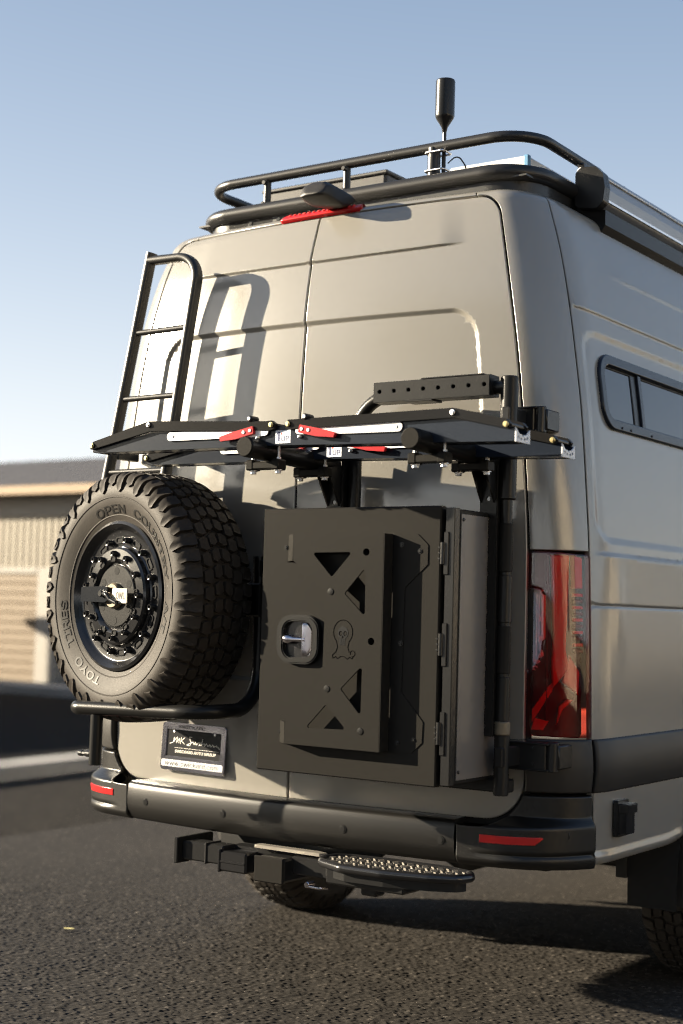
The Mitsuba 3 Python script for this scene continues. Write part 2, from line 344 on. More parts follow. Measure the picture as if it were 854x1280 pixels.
struct('dark_lane', lane, 'asphalt_dark', 'darker asphalt lane before the metal building', 'asphalt')
dg = trimesh.Trimesh([(26, -300, GZ+.004), (300, -300, GZ+.004), (300, 300, GZ+.004), (26, 300, GZ+.004)], [(0, 1, 2), (0, 2, 3)], process=False)
struct('dry_field', dg, 'dry_grass', 'tan dry grass field beyond the right edge of the lot', 'field')
# ------------------------------------------------------------------ the van
DOOR = sbox(-.84+.13, .635+.13, .84-.13, 2.605-.13).buffer(.13, quad_segs=10).union(sbox(-.84+.07, 1.6, .84-.07, 2.605-.07).buffer(.07, quad_segs=10)).buffer(.0005)
def crown(s): return .02*np.abs(s)**2
def door_disp(s, z):
    a = np.abs(s)
    d = rr_sd(s, z-.022*a*a*0, -.705, .705, 1.02, 2.224, .09)
    st = -.010*(1-sm(-.009, .009, d))
    z2 = 2.438+.02*a*a
    ridge = .0085*sm(-.005, .005, z-z2)*np.exp(-np.maximum(z-z2, 0)/.10)*(1-sm(.58, .70, a))
    lower = -.006*(1-sm(-.01, .01, rr_sd(s, z, -.74, .74, .70, .985, .05)))
    return st+ridge
DG = [(-.84, .84, .02, .62, 2.62, .02), (-.84, .84, .012, 2.20, 2.245, .003), (-.84, .84, .012, 2.425, 2.465, .0025), (.68, .73, .004, 1.0, 2.23, .014), (-.73, -.68, .004, 1.0, 2.23, .014), (-.8, .8, .014, .97, 1.04, .006)]
dr_ = DOOR.intersection(sbox(.0035, 0, 1, 3)); dl_ = DOOR.intersection(sbox(-1, 0, -.0035, 3))
RD = part(VAN, 'rear_door', patch(dr_, DG, door_disp), 'paint')
LD = part(VAN, 'rear_door', patch(dl_, DG, door_disp), 'paint')
# dark channel behind the door gaps
for poly, of in ((DOOR.buffer(.02).difference(DOOR.buffer(-.02)), -.016), (sbox(-.03, .62, .03, 2.61), -.016)):
    part(VAN, 'door_seal', patch(poly, [], None, of, .001, .004, .02), 'gap')
SEAM = 1.045
hole = DOOR.buffer(.009, quad_segs=10)
CG = [(.66, 1.12, .012, 1.4, 2.7, .02), (.66, 1.1, .02, 2.58, 2.70, .006)]
pil = sbox(.755, 1.459, SEAM-.002, 2.632).difference(hole)
pil = max(getattr(pil, 'geoms', [pil]), key=lambda g_: g_.area)
for sgn in (1, -1):
    part(VAN, 'corner_pillar', patch(pil if sgn > 0 else mir(pil), [(sgn*g_[0], sgn*g_[1], g_[2], *g_[3:]) if sgn > 0 else (-g_[1], -g_[0], *g_[2:]) for g_ in CG], None, 0., .003), 'paint')
head = sbox(-.752, 2.611, .752, 2.632)
part(VAN, 'roof_header', patch(head.difference(hole), [(-.75, .75, .025, 2.6, 2.68, .008)], None, 0, .003), 'paint')
# side panels
WIN = sbox(1.154, 1.883, 2.30, 2.088)                       # window aperture in (s, z)
WINr = WIN.buffer(-.06).buffer(.06, quad_segs=8)
def side_disp(s, z):
    a = np.abs(s)
    d = rr_sd(a, z, 1.078, 2.75, 1.50, 2.165, .06)
    st = -.008*(1-sm(-.014, .014, d))
    c1 = .006*sm(-.006, .006, z-2.235)*np.exp(-np.maximum(z-2.235, 0)/.05)*sm(1.045, 1.06, a)
    c2 = .005*sm(-.006, .006, z-2.40)*np.exp(-np.maximum(z-2.40, 0)/.05)*sm(1.25, 1.5, a)
    gr = -.004*np.exp(-((z-1.294)/.0045)**2)
    lo = .010*sm(-.008, .008, 1.455-z)*np.exp(-np.maximum(1.455-z, 0)/.14)*sm(1.05, 1.12, a)
    wave = .004*np.exp(-((a-1.17)/.05)**2)*np.exp(-((z-1.30)/.13)**2)
    return st+c1+c2+gr+lo+wave
side = sbox(SEAM+.002, .70, 6.3, 2.632).difference(WINr)
SG = [(SEAM, 2.3, .016, .7, 2.68, .016), (2.3, 6.3, .15, .7, 2.68, .05)]+[(SEAM, 2.3, .02, c-.024, c+.024, .004) for c in (1.294, 1.455, 1.5, 2.172, 2.235, 2.40)]
SG += [(SEAM, 2.3, .010, 1.284, 1.304, .002), (1.05, 1.11, .004, 1.5, 2.17, .016), (SEAM, 1.3, .008, 1.1, 1.5, .008)]
LSG = [(-b, -a, c, *r_) for a, b, c, *r_ in [(SEAM, 6.3, .06, .7, 2.68, .03)]]
part(VAN, 'side_panel', patch(side, SG, side_disp, 0, .003), 'paint', label='right side panel with a sliding window')
part(VAN, 'side_panel', patch(mir(sbox(SEAM+.002, .70, 6.3, 2.632)), LSG, None, 0, .003), 'paint')
# lower quarter panels with the wheel arch
arch_s = 1.12+1.38-.29
low = sbox(SEAM+.004, .505, 6.3, .735).difference(Point(arch_s+.02, .32).buffer(.52, quad_segs=24))
low = max(getattr(low, 'geoms', [low]), key=lambda g_: g_.bounds[0] < 1.2)
def low_disp(s, z):
    a = np.abs(s); zc = .540+.04*np.clip((a-1.50)/.3, 0, 1)**2
    return .0+.005*sm(-.014, .014, zc-z)-.05*np.clip((zc-.01-z)/.05, 0, 1)**2
part(VAN, 'quarter_panel', patch(low, [(SEAM, 1.9, .012, .5, .75, .008)], low_disp, .004, .004), 'paint')
part(VAN, 'quarter_panel', patch(mir(low), [(-1.9, -SEAM, .02, .5, .75, .02)], low_disp, .004, .004), 'paint')
# rub strips
rub = sbox(SEAM+.002, .722, 2.02, .890)
part(VAN, 'rub_strip', patch(rub, [(SEAM, 2.0, .03, .72, .9, .006)], lambda s, z: .014*(1-((z-.81)/.085)**2), .010, .010, .02), 'trim_smooth')
part(VAN, 'rub_strip', patch(mir(rub), [(-2.0, -SEAM, .03, .72, .9, .01)], None, .016, .014, .02), 'trim_smooth')
cor = sbox(.752, .724, SEAM-.003, .890).difference(DOOR.buffer(.008))
cor = max(getattr(cor, 'geoms', [cor]), key=lambda g_: g_.area)
low_c = sbox(.66, .50, SEAM-.003, .718).difference(DOOR.buffer(.008)).difference(sbox(.6, .64, .7, .8))
low_c = max(getattr(low_c, 'geoms', [low_c]), key=lambda g_: g_.area)
def corner_disp(s, z):
    a = np.abs(s)
    shelf = sm(.655, .625, z)
    fade = 1-.80*sm(.78, 1.04, a)
    under = np.clip((.53-z)/.03, 0, 1)**2
    groove = -.006*np.exp(-((z-.545)/.006)**2)
    return .012+.083*shelf*fade-.03*under*fade+groove*sm(.7, .8, a)
for sgn in (1, -1):
    q = (lambda p_: p_) if sgn > 0 else mir
    gg = [(.66, SEAM, .012, .5, .73, .006)] if sgn > 0 else [(-SEAM, -.66, .012, .5, .73, .006)]
    part(VAN, 'corner_cladding', patch(q(cor), [(.75*sgn if sgn > 0 else -SEAM, SEAM if sgn > 0 else -.75, .014, .72, .9, .006)], lambda s, z: .010*(1-((z-.81)/.085)**2), .010, .009, .02), 'trim_smooth')
    part(VAN, 'bumper_corner', patch(q(low_c), gg, corner_disp, 0., .006, .03), 'trim')
BP = [(-.005, .636), (.05, .639), (.078, .637), (.087, .633), (.0915, .626), (.0945, .612), (.097, .588), (.0965, .560), (.092, .540), (.080, .516), (.066, .505), (.05, .501), (-.02, .499)]
part(VAN, 'bumper', sweep_s(BP, -.656, .656, .03), 'trim', 38, label='black plastic centre bumper with a step top')
for s in (-.569, -.20, .285, .625):
    p = S(s, .572)+np.array([0, -.0965, 0]); part(VAN, 'parking_sensor', cat(cyl(p+[0, .01, 0], p+[0, -.002, 0], .0135, 20, .001), cyl(p+[0, -.002, 0], p+[0, -.0035, 0], .009, 16, .0005)), 'satin_black')
def on_skin(s, z, off):
    n, _, _ = SN(S, np.array([s]), np.array([z])); return S(s, z)+n[0]*off, n[0]
p, n_ = on_skin(.955, .605, .04); part(VAN, 'parking_sensor', cyl(p-n_*.012, p+n_*.003, .015, 20, .001), 'satin_black')
for sgn in (1, -1):
    z0, z1, s0, s1 = .579, .603, .735, .905
    rp = Polygon([(s0, z0), (s1-.02, z0), (s1, z1-.004), (s1-.004, z1), (s0, z1)])
    part(VAN, 'reflector', patch(rp if sgn > 0 else mir(rp), [(min(s0*sgn, s1*sgn), max(s0*sgn, s1*sgn), .01, .57, .61, .006)], corner_disp, .003, .002, .01), 'red_plastic')
# roof
def roof_mesh():
    ss = np.r_[np.linspace(-6.3, -1.12, 8), np.linspace(-1.1, -.85, 12), np.linspace(-.84, .84, 25), np.linspace(.85, 1.1, 12), np.linspace(1.12, 6.3, 8)]
    zs = np.linspace(2.628, RZ+RT*.999, 8); V = np.vstack([S(ss, np.full(len(ss), z)) for z in zs]); k = len(ss); F = []
    for i in range(len(zs)-1):
        for j in range(k-1): F += [(i*k+j, i*k+j+1, (i+1)*k+j+1), (i*k+j, (i+1)*k+j+1, (i+1)*k+j)]
    top = V[-k:]; c = top.mean(0)+[0, 0, .0]; b = len(V); mid = np.array([[0, t, RZ+RT+.02] for t in (.3, 1.5, 3, 4.5, 6)]); V = np.vstack([V, mid])
    d = Delaunay(np.vstack([top[:, :2], mid[:, :2]])).simplices; idx = np.r_[np.arange(b-k, b), b+np.arange(5)]
    a_, b_, c_ = (np.vstack([top[:, :2], mid[:, :2]])[d[:, q]] for q in range(3)); cr = (b_-a_)[:, 0]*(c_-a_)[:, 1]-(b_-a_)[:, 1]*(c_-a_)[:, 0]; d[cr < 0] = d[cr < 0][:, ::-1]
    return trimesh.Trimesh(V, np.vstack([F, idx[d]]), process=False)
part(VAN, 'roof', roof_mesh(), 'paint', 50)
part(VAN, 'front_wall', rbox(-.95, .95, 5.4, 5.45, .5, 2.6), 'paint')
part(VAN, 'floor_pan', rbox(-.93, .93, .04, 5.45, .50, .56), 'gap')
# tail lamps
lamp = Polygon([(.852, .896), (1.040, .892), (1.041, 1.449), (.852, 1.456)]).buffer(-.012).buffer(.012, quad_segs=5)
for sgn in (1, -1):
    q = (lambda p_: p_) if sgn > 0 else mir
    def gr(a, b, da, c, d, dc): return (a, b, da, c, d, dc) if sgn > 0 else (-b, -a, da, c, d, dc)
    TL = VAN+'__tail_lamp'+('' if sgn > 0 else '_001')
    LG = [gr(.85, 1.045, .012, .9, 1.46, .02)]
    rev = Polygon([(.853, 1.085), (.868, 1.10), (.888, 1.135), (.898, 1.19), (.898, 1.32), (.888, 1.338), (.853, 1.345)]).buffer(-.004).buffer(.004)
    part(TL, 'housing', patch(q(lamp.buffer(.004)), LG, None, -.040, .002, .004), 'lamp_dark')
    part(TL, 'lens', patch(q(lamp.difference(rev.buffer(.001))), LG, None, .004, .006, .006), 'red_lens', label='glossy red outer lens wrapped around the corner')
    part(TL, 'reverse_lens', patch(q(rev), [gr(.85, .9, .008, 1.08, 1.35, .02)], None, .004, .003, .006), 'clear_lens', label='clear reverse lamp window')
    part(TL, 'reverse_reflector', patch(q(rev.buffer(-.002)), [gr(.85, .9, .004, 1.08, 1.35, .02)], lambda s, z: .006*np.abs(np.sin(np.abs(s)*330)), -.022, .002, .01), 'lamp_silver')
    bar_ = Polygon([(.922, 1.445), (.986, 1.445), (.978, 1.26), (.972, 1.16), (.985, 1.10), (.930, 1.04), (.926, 1.10), (.932, 1.2)])
    part(TL, 'light_bar', patch(q(bar_), [gr(.92, 1.0, .01, 1.0, 1.45, .02)], None, -.010, .006, .02), 'red_inner')
    bar2 = Polygon([(1.002, 1.445), (1.03, 1.44), (1.03, 1.345), (1.004, 1.345)])
    part(TL, 'light_bar', patch(q(bar2), [gr(1., 1.04, .01, 1.3, 1.45, .02)], None, -.012, .004, .02), 'red_inner')
    for k in range(10):
        z = 1.325-k*.019; part(TL, 'slat', patch(q(sbox(1.000, z-.005, 1.031, z+.005)), [], None, -.014, .002, .01, .01), 'red_plastic' if k % 2 == 0 else 'lamp_dark')
    lw = Polygon([(.853, .925), (.93, 1.03), (.935, 1.06), (.915, 1.045), (.853, .965)])
    part(TL, 'light_guide', patch(q(lw), [], None, -.020, .004, .01, .01), 'red_inner')
    lw = Polygon([(.857, .912), (.90, .912), (.918, .94), (.87, .948)])
    part(TL, 'light_guide', patch(q(lw), [], None, -.015, .004, .01, .01), 'red_inner')
    lw = Polygon([(.945, .93), (.955, .985), (.985, 1.008), (1.0, 1.005), (.965, .975)])
    part(TL, 'light_guide', patch(q(lw), [], None, -.02, .003, .01, .01), 'red_inner')
    lw = Polygon([(.965, 1.06), (1.02, 1.02), (1.025, 1.09), (.99, 1.14)])
    part(TL, 'light_guide', patch(q(lw), [], None, -.022, .004, .01, .01), 'red_plastic')
    part(TL, 'divider', patch(q(sbox(.906, .93, .914, 1.44)), [], None, -.02, .003, .02, .02), 'lamp_dark')
# side window
SWK = VAN+'__side_window'
fr = WINr.buffer(.022, quad_segs=8)
part(SWK, 'frame', patch(fr.difference(WINr.buffer(-.014, quad_segs=8)), [], side_disp, .012, .006, .02), 'anodised')
for pa in (sbox(1.16, 1.885, 1.41, 2.085), sbox(1.47, 1.885, 2.29, 2.085)):
    part(SWK, 'pane', patch(pa.intersection(WINr.buffer(-.008)), [], side_disp, -.006, .001, .001), 'smoke_glass')
part(SWK, 'mullion', patch(sbox(1.400, 1.885, 1.445, 2.085), [], side_disp, -.002, .004, .02), 'satin_black')
part(SWK, 'mullion', patch(sbox(1.446, 1.878, 1.472, 2.090), [], side_disp, .006, .003, .02), 'anodised')
part(SWK, 'rail', patch(sbox(1.16, 2.068, 2.29, 2.088).intersection(WINr), [], side_disp, -.003, .003, .02), 'satin_black')
for s in (1.26, 1.33, 1.50):
    p, n_ = on_skin(s, 1.872, .002); part(SWK, 'screw', cyl(p-n_*.004, p+n_*.005, .004, 10, .0008), 'ink')
# socket cover on the quarter panel
m_ = frame((1.024, .335, .640), (0, 1, 0), (0, 0, 1))
so = thing_part = VAN+'__socket_cover'
part(so, 'base', ext(rrect(.085, .112, .008), .014, m_, .003), 'satin_black')
part(so, 'lid', cat(ext(rrect(.068, .094, .006), .038, m_, .004), ext(rrect(.074, .03, .004), .046, xf_ if False else m_@np.array([[1, 0, 0, 0], [0, 1, 0, .032], [0, 0, 1, 0], [0, 0, 0, 1.]]), .006)), 'gloss_black')
# high brake light and rear camera
def bl(s): return 2.618+.004-.35*0*s
BL = VAN+'__brake_light'
part(BL, 'lens', patch(Polygon([(-.225, 2.612), (.195, 2.614), (.205, 2.622), (.195, 2.644), (-.21, 2.642), (-.225, 2.632)]), [(-.22, .2, .02, 2.61, 2.65, .01)], None, .012, .005, .01), 'red_plastic')
for k in range(14):
    p, n_ = on_skin(-.19+k*.027, 2.627, .012); part(BL, 'diode', cyl(p-n_*.002, p+n_*.003, .006, 10, .001), 'red_inner')
cm = m3.Manifold.hull_points(np.array([(x, y, z) for x, y, z in [(-.02, -.075, 2.655), (.10, -.075, 2.655), (.11, -.05, 2.705), (-.01, -.055, 2.715), (-.03, .0, 2.645), (.12, .02, 2.63), (.10, .16, 2.70), (-.02, .16, 2.70), (.03, -.04, 2.735), (.08, -.04, 2.73), (.02, -.085, 2.67), (.08, -.085, 2.665), (.0, .1, 2.65), (.1, .1, 2.65)]]))
cm = tm(cm.refine(6)); trimesh.smoothing.filter_taubin(cm, iterations=25); cm.apply_translation([-.045, 0, -2.66]); cm.apply_scale([.86, .9, .80]); cm.apply_translation([.055, .01, 2.645])
part(VAN, 'rear_camera', cm, 'trim_smooth', True)
# wheels
def tyre_profile(k=1.):
    return np.array([(0, .386), (.05, .3855), (.09, .382), (.108, .376), (.122, .362), (.131, .345), (.1335, .328), (.131, .305), (.124, .280), (.115, .256), (.108, .240), (.104, .230), (.100, .221)])
TPR = tyre_profile(); _seg = np.r_[0, np.cumsum(np.linalg.norm(np.diff(TPR, axis=0), axis=1))]; TA = PchipInterpolator(_seg, TPR[:, 0]); TRd = PchipInterpolator(_seg, TPR[:, 1])
def tpt(th, v, h):
    """a point of the tyre's skin: th clockwise from the top seen from outside, v along the profile from the crown, h above the skin"""
    v = np.asarray(v, float); a = np.abs(v); da, dr2 = TA(a, 1), TRd(a, 1); L = np.hypot(da, dr2); na, nr = -dr2/L, da/L; sg = np.where(v < 0, -1, 1)
    ax = (TA(a)+na*h)*sg; rr = TRd(a)+nr*h
    return np.stack([rr*np.sin(th), rr*np.cos(th), ax+0*rr], -1)
def carcass(n=120):
    vs = np.linspace(-_seg[-1], _seg[-1], 61); th = np.arange(n)*2*math.pi/n; V = np.vstack([tpt(np.full(61, t), vs, 0) for t in th]); F = []
    for i in range(n):
        j = (i+1) % n
        for q in range(60): F += [(i*61+q, i*61+q+1, j*61+q+1), (i*61+q, j*61+q+1, j*61+q)]
    me = trimesh.Trimesh(V, F, process=False)
    if me.face_normals[30]@np.array([math.sin(.02), math.cos(.02), 0]) < 0: me.invert()
    return me
def tblock(poly, h, th0, ths=1/.386, sub=.012, ins=.0016):
    """one tread block: poly in (metres round, metres across)"""
    c = np.array(shapely.segmentize(LineString(list(poly)+[poly[0]]), sub).coords)[:-1]; n = len(c); cen = c.mean(0)
    d = c-cen; top = cen+d*(1-ins/np.maximum(np.linalg.norm(d, axis=1, keepdims=True), 1e-6))
    hh = np.asarray(h(top[:, 1]) if callable(h) else np.full(n, h)); hc = h(cen[1]) if callable(h) else h
    V = np.vstack([tpt(th0+c[:, 0]*ths, c[:, 1], -.002), tpt(th0+top[:, 0]*ths, top[:, 1], hh), tpt(np.array([th0+cen[0]*ths]), np.array([cen[1]]), np.array([hc]))])
    i = np.arange(n); j = (i+1) % n
    return V, np.vstack([np.c_[i, j, n+j], np.c_[i, n+j, n+i], np.c_[n+i, n+j, np.full(n, 2*n)]])
def tread(N=48):
    VV, FF, b = [], [], 0; p = 2*math.pi*.386/N
    rows = []
    for sg in (1, -1):
        for k in range(N):
            x = k*p
            rows.append(([(x+.0, sg*.006), (x+p*.62, sg*.002), (x+p*.86, sg*.018), (x+p*.80, sg*.033), (x+p*.22, sg*.035), (x+p*.02, sg*.022)], .0135))
            x = k*p+p*.35
            rows.append(([(x, sg*.040), (x+p*.74, sg*.037), (x+p*.86, sg*.052), (x+p*.72, sg*.071), (x+p*.10, sg*.073), (x-p*.04, sg*.056)], .0135))
            x = k*p+p*.1; lg = .166 if k % 2 == 0 else .146; hv = lambda v, lg=lg: .0135-.0080*sm(.112, lg, np.abs(v))
            rows.append(([(x, sg*.079), (x+p*.70, sg*.077), (x+p*.80, sg*.096), (x+p*.74, sg*.116), (x+p*.78, sg*lg*.94), (x+p*.52, sg*lg), (x+p*.30, sg*lg*.96), (x+p*.06, sg*.135), (x-p*.03, sg*.108)], hv))
    for poly, h in rows:
        v, f = tblock(poly, h, 0.); VV.append(v); FF.append(f+b); b += len(v)
    V, F = np.vstack(VV), np.vstack(FF); me = trimesh.Trimesh(V, F, process=False)
    n = me.face_normals; c = me.triangles_center; rad = np.c_[c[:, :2], np.sign(c[:, 2])*np.maximum(np.abs(c[:, 2])-.07, 0)]
    # orient every block outwards by its volume
    out = []; k0 = 0
    for v, f in zip(VV, FF):
        f = f-k0; m = trimesh.Trimesh(v, f, process=False); top = m.face_normals[-1]; cc = m.triangles_center[-1]; o = np.r_[cc[:2], 0]
        o = tpt(np.array([math.atan2(cc[0], cc[1])]), np.array([0.]), np.array([0.]))[0]*0+np.r_[cc[:2], cc[2]*1.2]
        if top@o < 0: f = f[:, ::-1]
        out.append(f+k0); k0 += len(v)
    return trimesh.Trimesh(V, np.vstack(out), process=False)
CARC, TREAD = carcass(), tread()
def sidewall_text(s, th_mid, rmid, h, width):
    t = textm(s, h, .0022, True, width); t = t.subdivide_to_size(.012); v = np.array(t.vertices); a = _seg[-1]
    vs = np.interp(rmid+v[:, 1], TPR[::-1, 1], _seg[::-1]); q = tpt(th_mid+v[:, 0]/rmid, vs, v[:, 2]-.0006); return trimesh.Trimesh(q, t.faces, process=False)
def rim_mesh():
    prof = [(.0, -.09), (.19, -.09), (.215, -.1), (.221, -.104), (.236, -.108), (.236, -.100), (.224, -.09), (.205, -.05), (.205, .05), (.219, .09), (.224, .098), (.237, .102), (.237, .114), (.228, .119), (.221, .112), (.214, .106), (.210, .100), (.203, .096), (.162, .094), (.157, .097), (.155, .112), (.148, .118), (.118, .121), (.112, .118), (.104, .109), (.0, .109)]
    return lathe(prof, None, 96)
def spoke_face():
    disc = m3.CrossSection([np.array(Point(0, 0).buffer(.155, quad_segs=24).exterior.coords)[:-1]])
    return disc
def wheel(key, m, letters=True, detail=True):
    ty = key+'__tyre'
    part(ty, 'carcass', xf(CARC, m), 'rubber', 40); part(ty, 'tread', xf(TREAD, m), 'rubber', 30)
    part(ty, 'rim_guard', xf(cat(lathe([(.254, .1135), (.2555, .1165), (.258, .1165), (.2595, .1145)], None, 96), lathe([(.311, .132), (.3125, .1345), (.314, .1345), (.3155, .1325)], None, 96)), m), 'rubber', 40)
    if letters:
        for word, th0, r0, h0, w0 in (('OPEN', -.12, .276, .026, .155), ('COUNTRY', .86, .276, .026, .29), ('A/T', 1.80, .276, .026, .095), ('TOYO', 3.62, .278, .024, .15), ('TIRES', 4.36, .278, .024, .16)):
            part(ty, 'lettering', xf(sidewall_text(word, th0, r0, h0, w0), m), 'letter')
    rm = key+'__rim'
    part(rm, 'barrel', xf(rim_mesh(), m), 'gloss_black', 32)
    if detail:
        for k in range(12):
            a = (k+.5)*math.pi/6+.08; p = np.array([.178*math.cos(a), .178*math.sin(a), .093]); q = np.array([.133*math.cos(a+.2), .133*math.sin(a+.2), .119])
            mm = m@frame(p, (1, 0, 0), (0, 1, 0)); part(rm, 'bolt', xf(socket_bolt((0, 0, 0), (0, 0, 1), .0105, .022), mm), 'gloss_black')
            mm = m@frame(q, (1, 0, 0), (0, 1, 0)); part(rm, 'bolt', xf(socket_bolt((0, 0, 0), (0, 0, 1), .009, .016), mm), 'gloss_black')
            a2 = a+math.pi/12; e = frame((.178*math.cos(a2), .178*math.sin(a2), .0945), (-math.sin(a2), math.cos(a2), 0), (-math.cos(a2), -math.sin(a2), 0))
            part(rm, 'pocket', xf(ext(rrect(.042, .022, .009).difference(rrect(.034, .014, .006)), .004, None, .001), m@e), 'gloss_black')
            part(rm, 'pocket_floor', xf(ext(rrect(.036, .016, .006), .0005), m@e), 'gap')
            e = frame((.117*math.cos(a2), .117*math.sin(a2), .1215), (-math.sin(a2), math.cos(a2), 0), (-math.cos(a2), -math.sin(a2), 0))
            part(rm, 'pocket', xf(ext(rrect(.026, .018, .007).difference(rrect(.019, .011, .004)), .003, None, .001), m@e), 'gloss_black')
            part(rm, 'pocket_floor', xf(ext(rrect(.021, .013, .005), .0006), m@e), 'gap')
        part(rm, 'hub_disc', xf(lathe([(.099, .108), (.099, .113), (.096, .115), (.0, .115)], None, 48), m), 'satin_black')
        for k in range(6):
            a = k*math.pi/3+.5; p = np.array([.078*math.cos(a), .078*math.sin(a), .1153]); part(rm, 'lug_hole', xf(lathe([(.0125, 0), (.0125, .0006), (0, .0006)], None, 16), m@frame(p, (1, 0, 0), (0, 1, 0))), 'gap')
RWm = frame((.925, 1.40, .348), (0, 1, 0), (0, 0, 1)); LWm = frame((-.925, 1.40, .348), (0, -1, 0), (0, 0, 1))
wheel(VAN+'__rear_wheel', RWm, False, False)
wheel(VAN+'__rear_wheel_001', LWm, False, False)
part(VAN, 'axle', cat(cyl((-.75, 1.40, .35), (.75, 1.40, .35), .05, 16), cyl((-.05, 1.22, .36), (-.05, 1.58, .36), .13, 20, .03)), 'satin_black')
part(VAN, 'muffler', cat(cyl((.34, .55, .49), (.70, .55, .49), .085, 24, .03), cyl((.45, .55, .45), (.45, .9, .44), .035, 16)), 'satin_black')
fl = m3.Manifold.hull_points(np.array([(x, y, z) for x in (.80, 1.03) for (y, z) in ((.70, .20), (.715, .20), (.69, .60), (.705, .60))]))
for sgn in (1, -1):
    me = ext(rpoly([(.80, .275), (1.055, .275), (1.06, .60), (.80, .60)], .03), .012, frame((0, .93, 0), (1, 0, 0), (0, 0, 1)), .003)
    if sgn < 0: me.apply_scale([-1, 1, 1]); me.invert()
    part(VAN, 'mud_flap', me, 'trim_smooth')
    part(VAN, 'flap_bracket', rbox(.80*sgn-.02, .80*sgn+.02, .86, .93, .36, .52), 'satin_black')
for sgn in (1, -1):   # inner arch liner
    th = np.linspace(-.1, math.pi+.1, 24); V = []; F = []
    for t in th:
        for x in (.82, 1.0): V.append((x*sgn, 1.40+.53*math.cos(t), .32+.53*math.sin(t)))
    for i in range(23): F += [(2*i, 2*i+1, 2*i+3), (2*i, 2*i+3, 2*i+2)]
    part(VAN, 'arch_liner', trimesh.Trimesh(V, F, process=False), 'gap', True)
# ------------------------------------------------------------------ roof rack and what stands on it
RR = thing('roof_rack', 'black tubular roof rack with raised rear hoop above the rear doors', 'roof rack')
X, Yr = .70, .265
part(RR, 'upper_rail', tube(fillet([(-X, 3.2, 2.852), (-X, Yr, 2.852), (X, Yr, 2.852), (X, .80, 2.848), (X+.02, .86, 2.78)], [0, .15, .15, .05, 0], 10), .0185, 16), 'tube', 50)
part(RR, 'lower_rail', tube(fillet([(-X-.012, 4.2, 2.722), (-X-.012, .235, 2.722), (X+.012, .235, 2.722), (X+.012, 4.2, 2.722)], [0, .17, .17, 0], 10), .027, 18), 'tube', 50)
spath = fillet([(-X-.008, 4.2, 2.688), (-X-.008, .245, 2.688), (X+.008, .245, 2.688), (X+.008, 4.2, 2.688)], [0, .16, .16, 0], 10)
part(RR, 'skirt', tube(spath, 0, sec=np.array([(-.003, -.058), (.003, -.058), (.003, .034), (-.003, .034)]), up=(0, 0, 1)), 'tube', 40)
for x in (-.50, -.385, -.24): part(RR, 'skirt_slot', ext(sbox(-.04, -.006, .04, .006).buffer(.004), .0015, rear(x, .2425, 2.683)), 'gap')
for x in (-.44, -.31): part(RR, 'skirt_bolt', bolt((x, .242, 2.683), (0, -1, 0), .008, .004), 'satin_black')
dk = sbox(-.70, .25, .70, 4.2)
for k in range(9):
    for j in range(3): dk = dk.difference(sbox(-.56+j*.40, .42+k*.42, -.26+j*.40, .70+k*.42).buffer(.02))
part(RR, 'deck_plate', ext(dk, .006, frame((0, 0, 2.700), (1, 0, 0), (0, 1, 0))), 'tube')
for y in (.55, 1.6, 2.7, 3.8): part(RR, 'crossbar', rbox(-.69, .69, y-.03, y+.03, 2.655, 2.699, .006), 'satin_black')
for x in (-.386, -.028): part(RR, 'post', cat(cyl((x, Yr, 2.725), (x, Yr, 2.85), .014, 16), cyl((x, Yr-.004, 2.83), (x, Yr-.026, 2.83), .009, 12, .002), cyl((x, Yr-.004, 2.75), (x, Yr-.03, 2.75), .008, 12, .002)), 'tube')
part(RR, 'post', cyl((.335, Yr, 2.725), (.335, Yr, 2.85), .022, 18), 'tube')
for x in (-.70, .70): part(RR, 'post', cyl((x, 1.0, 2.72), (x, 1.0, 2.85), .014, 16), 'tube')
for x in (-.45, .45):
    for y in (.42, 2.2): part(RR, 'mounting_foot', rbox(x-.04, x+.04, y-.05, y+.05, 2.66, 2.70, .004), 'satin_black')
AN = thing('roof_antenna', 'thick black cylinder antenna on a thin stem clamped to the roof rack', 'antenna')
ap = frame((.362, Yr+.02, 2.74), (1, 0, 0), (0, 1, 0))
part(AN, 'stem', cyl((.362, Yr+.02, 2.74), (.362, Yr+.02, 2.94), .007, 12), 'satin_black')
part(AN, 'sleeve', lathe([(0, .166), (.007, .166), (.011, .185), (.030, .215), (.0335, .225), (.0335, .345), (.0315, .350), (0, .350)], ap, 28), 'satin_black', 40)
for z in (2.768, 2.832): part(AN, 'clamp', tube(fillet([(.310, Yr-.022, z), (.385, Yr-.024, z), (.385, Yr+.035, z), (.31, Yr+.035, z)], .012, 5, True), .004, 8, True), 'steel', 50)
part(AN, 'cable', tube(fillet([(.372, Yr+.03, 2.80), (.405, Yr+.04, 2.83), (.43, Yr+.05, 2.79), (.44, Yr+.06, 2.73)], .03), .0025, 8), 'ink', 50)
SP = thing('roof_hatch', 'low grey roof hatch box on the left of the roof rack', 'roof hatch')
part(SP, 'shell', rbox(-.55, .01, .46, 1.3, 2.735, 2.868, .010), 'hatch_grey'); part(SP, 'lid', rbox(-.56, .02, .45, 1.31, 2.862, 2.876, .004), 'hatch_grey')
RB = thing('roof_box', 'low white roof unit with blue corner film on the right of the roof rack', 'roof unit')
part(RB, 'shell', rbox(.30, .615, .42, 2.3, 2.735, 2.828, .008), 'panel_white'); part(RB, 'film', rbox(.600, .6165, .4185, .440, 2.775, 2.8295, .002), 'blue_film')
AW = thing('roof_awning', 'long grey awning case mounted along the right roof edge', 'awning')
